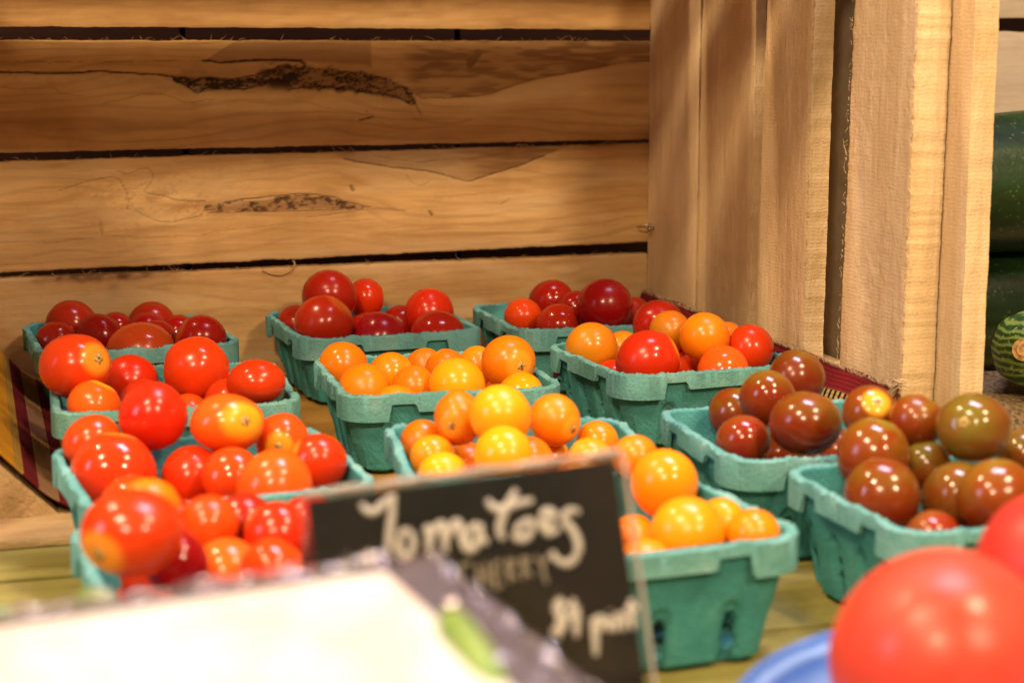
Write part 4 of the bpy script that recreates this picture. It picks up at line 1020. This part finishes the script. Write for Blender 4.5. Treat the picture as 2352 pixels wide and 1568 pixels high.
price = [[(1640,1085),(1590,1070),(1570,1110),(1610,1160),(1625,1220),(1580,1260),(1550,1230)],[(1600,1040),(1592,1295)],
 [(1690,1050),(1650,1150),(1730,1150)],[(1705,1090),(1700,1285)],
 [(1800,1165),(1815,1270),(1820,1400)],[(1800,1190),(1850,1165),(1860,1220),(1815,1240)],[(1900,1160),(1905,1250)],[(1905,1120),(1906,1126)],
 [(1945,1250),(1945,1165),(1985,1165),(1995,1245)],[(2035,1050),(2040,1150),(2050,1235)],[(1995,1120),(2080,1100)]]
small = [[(1055,830),(1000,850),(995,930),(1060,960)],[(1095,840),(1110,1000)],[(1150,830),(1165,990)],[(1100,920),(1158,905)],
 [(1195,830),(1210,975),(1250,960)],[(1195,835),(1240,820)],[(1200,900),(1240,890)],[(1275,815),(1295,950)],[(1275,815),(1325,825),(1285,880),(1345,930)],
 [(1365,800),(1385,930)],[(1365,800),(1415,815),(1375,860),(1435,910)],[(1455,790),(1495,850)],[(1545,770),(1495,850),(1520,960)]]
def strokes(name, L, r, m):
    P = []
    for s_ in L:
        pts = smooth_path([on_sign(*C6(*q), .0007) for q in s_], 5); n = len(pts)
        P.append((pts, [r*(.75+.35*math.sin(math.pi*(k+.5)/n)) for k in range(n)]))
    o = link(name, tubes(name, P, 8), m, None); ch(o, sign); return o
strokes('lettering', big, .00112, MAT['ink']); strokes('lettering', price, .00100, MAT['ink']); strokes('lettering', small, .0006, MAT['ink2'])
foot = ch(link('foot', box_me('foot', (pl0.x-.075, pl0.y-.012, TABLE_Z), (pl0.x+.02, pl0.y+.03, TABLE_Z+.002), .0005), MAT['acr'], None, False), sign)

# ---------------------------------------------------------------- white card in a clear sleeve, very near the lens
q0 = at(884, 1316, .400); q1 = at(1098, 1568, .357); q2 = at(0, 1448, .356)
ca = (q2-q0).normalized(); cb = (q1-q0); cb = (cb-ca*cb.dot(ca)).normalized(); cn = ca.cross(cb).normalized(); cn = cn if cn.z > 0 else -cn
wc = empty('white_card', (q0.x-.06, q0.y-.02, TABLE_Z)); tag(wc, 'overexposed white card in a clear sleeve in the lower left foreground', 'card')
m = M_('white_card_paper', .7, .3); v = m.coords((1,1,1), False); m.base(m.ramp(m.noise(v, 55, 2), [(.40,(.56,.56,.53)),(.62,(.56,.47,.41))])); MAT['paper'] = m.m
ch(slab_on('paper', q0, ca, cb, cn, .150, .105, .0006, MAT['paper'], None), wc)
ch(slab_on('sleeve', q0-ca*.0150-cb*.0075, ca, cb, cn, .170, .125, .0008, MAT['sleeve'], None, -.0016), wc)
# sleeve support down to the table
mid = q0+ca*.07+cb*.05
ch(link('stand', box_me('stand', (mid.x-.02, mid.y-.004, TABLE_Z), (mid.x+.02, mid.y+.004, mid.z-.004), .0008), MAT['acr'], None, False), wc)
# the curled lip of the sleeve
P = []
for base_, dr, L_ in ((q0-cb*.0062, ca, .150), (q0-ca*.0144, cb, .11)):
    pts = [base_-dr*.006+dr*L_*k/50 + cn*(.0006*math.sin(k*.9)+.0005*math.sin(k*2.3)) for k in range(51)]
    P.append((pts, [.0011+.0005*math.sin(k*1.7)+.0003*math.sin(k*.6) for k in range(51)]))
ch(link('curled_lip', tubes('curled_lip', P, 10), MAT['sleeve'], None), wc)
P = [([at(850,1281,.405)-cn*.0006, at(850,1281,.405)+cn*.0012], .0022), ([at(862,1326,.40)-cn*.0006, at(862,1326,.40)+cn*.0012], .0020)]
m = M_('glint_bead_metal', .25, .5); m.base((.8,.74,.66)); m.p.inputs['Metallic'].default_value = 1.0; MAT['metal'] = m.m  # for small added metal beads that imitate glints off the folded plastic
for pp, zz in (((850,1281),.4015), ((1038,1388),.388)):
    p = at(*pp, zz); V = []; Fc = []
    bm = bmesh.new(); bmesh.ops.create_uvsphere(bm, u_segments=20, v_segments=12, radius=.0019, matrix=Matrix.Translation(p) @ Matrix.Diagonal((1,1,.7,1)))
    me = bpy.data.meshes.new('glint_bead'); bm.to_mesh(me); bm.free(); ch(link('glint_bead', me, MAT['metal'], None), wc)

# ---------------------------------------------------------------- green produce seen blurred beside the card
m = M_('green_pod_skin', .35, .5); v = m.coords((1,1,1)); m.base(m.ramp(m.noise(v, 60, 3), [(.35,(.10,.20,.02)),(.65,(.20,.30,.05))])); MAT['pod'] = m.m
def pod(label, pts, r):
    pts = smooth_path(pts, 7); n = len(pts); rad = [r*math.sqrt(max(.02, 1-(2*k/(n-1)-1)**4)) for k in range(n)]; c = pts[0].copy()
    o = link('green_pepper', tubes('green_pepper', [([p-c for p in pts], rad)], 18), MAT['pod'], None, loc=c); return tag(o, label, 'pepper', 'green peppers near the cards')
pod('long pale green pepper between the white card and the chalkboard', [at(1022,1410,.379), at(1062,1462,.372), at(1108,1530,.364), at(1150,1610,.356)], .0036)
pod('small green pepper peeping over the top edge of the white card', [at(190,1385,.46), at(225,1385,.455), at(262,1395,.45)], .0042)
pod('green pepper cut by the left photo edge above the white card', [at(-60,1425,.44), at(-20,1422,.44), at(30,1425,.44)], .0036)

# ---------------------------------------------------------------- blue bowl with two big tomatoes
m = M_('blue_plastic', .38, .5); v = m.coords((1,1,1), False)
m.base(m.ramp(m.noise(v, 30, 4, .6), [(.3,(.045,.13,.46)),(.55,(.10,.23,.62)),(.75,(.22,.38,.76))])); 
w = m.n('ShaderNodeTexWave', wave_type='RINGS', rings_direction='Z', i_Scale=48, i_Distortion=1.2, i_Detail=2.0); m.l(v, w.inputs['Vector']); m.bump(w.outputs['Fac'], .6, .0012); m.base(m.mix(m.math('MULTIPLY', w.outputs['Fac'], .7), (.055,.15,.48), (.26,.42,.78))); MAT['blue'] = m.m
BC = Vector((.1635, .4547, TABLE_Z+.0002)); pr = [(.0,.003),(.04,.003),(.062,.006),(.080,.018),(.092,.036),(.0985,.0530),(.1062,.0575),(.1066,.0560),(.0995,.0505),(.094,.034),(.082,.014),(.064,.0015),(.0,.0)]
N = 96; V = []; Fc = []
for j in range(N):
    a = 2*math.pi*j/N
    for r, z in pr: V.append((r*math.cos(a), r*math.sin(a), z*.845))
k = len(pr)
for j in range(N):
    for i in range(k-1):
        Fc.append((j*k+i, ((j+1)%N)*k+i, ((j+1)%N)*k+i+1, j*k+i+1))
bm = bmesh.new(); me = mesh('blue_bowl', V, Fc); bm.from_mesh(me); bmesh.ops.remove_doubles(bm, verts=bm.verts, dist=1e-6); bmesh.ops.recalc_face_normals(bm, faces=bm.faces); bm.to_mesh(me); bm.free()
o = link('bowl', me, MAT['blue'], None, loc=BC); tag(o, 'blue plastic bowl under the two big tomatoes at the lower right', 'bowl')
TB = tomato('large_tomato_skin', (.62,.036,.028), (.80,.20,.03), (.62,.030,.026), .10, .36)
for i, (u, v_, Z, r, lab) in enumerate(((2166,1512,.480,256,'big red tomato blurred in the lower right foreground'), (2432,1312,.548,192,'big red tomato cut off by the right photo edge behind the other big one'))):
    p = at(u, v_, Z); me, top = tomato_mesh(r*Z/F_PX, 1.03, Vector((.6,.5,.2-i)), 300+i)
    t = link('large_tomato', me, TB, None, loc=p); t.modifiers.new('s','SUBSURF').render_levels = 1; tag(t, lab, 'tomato', 'big tomatoes in the blue bowl')
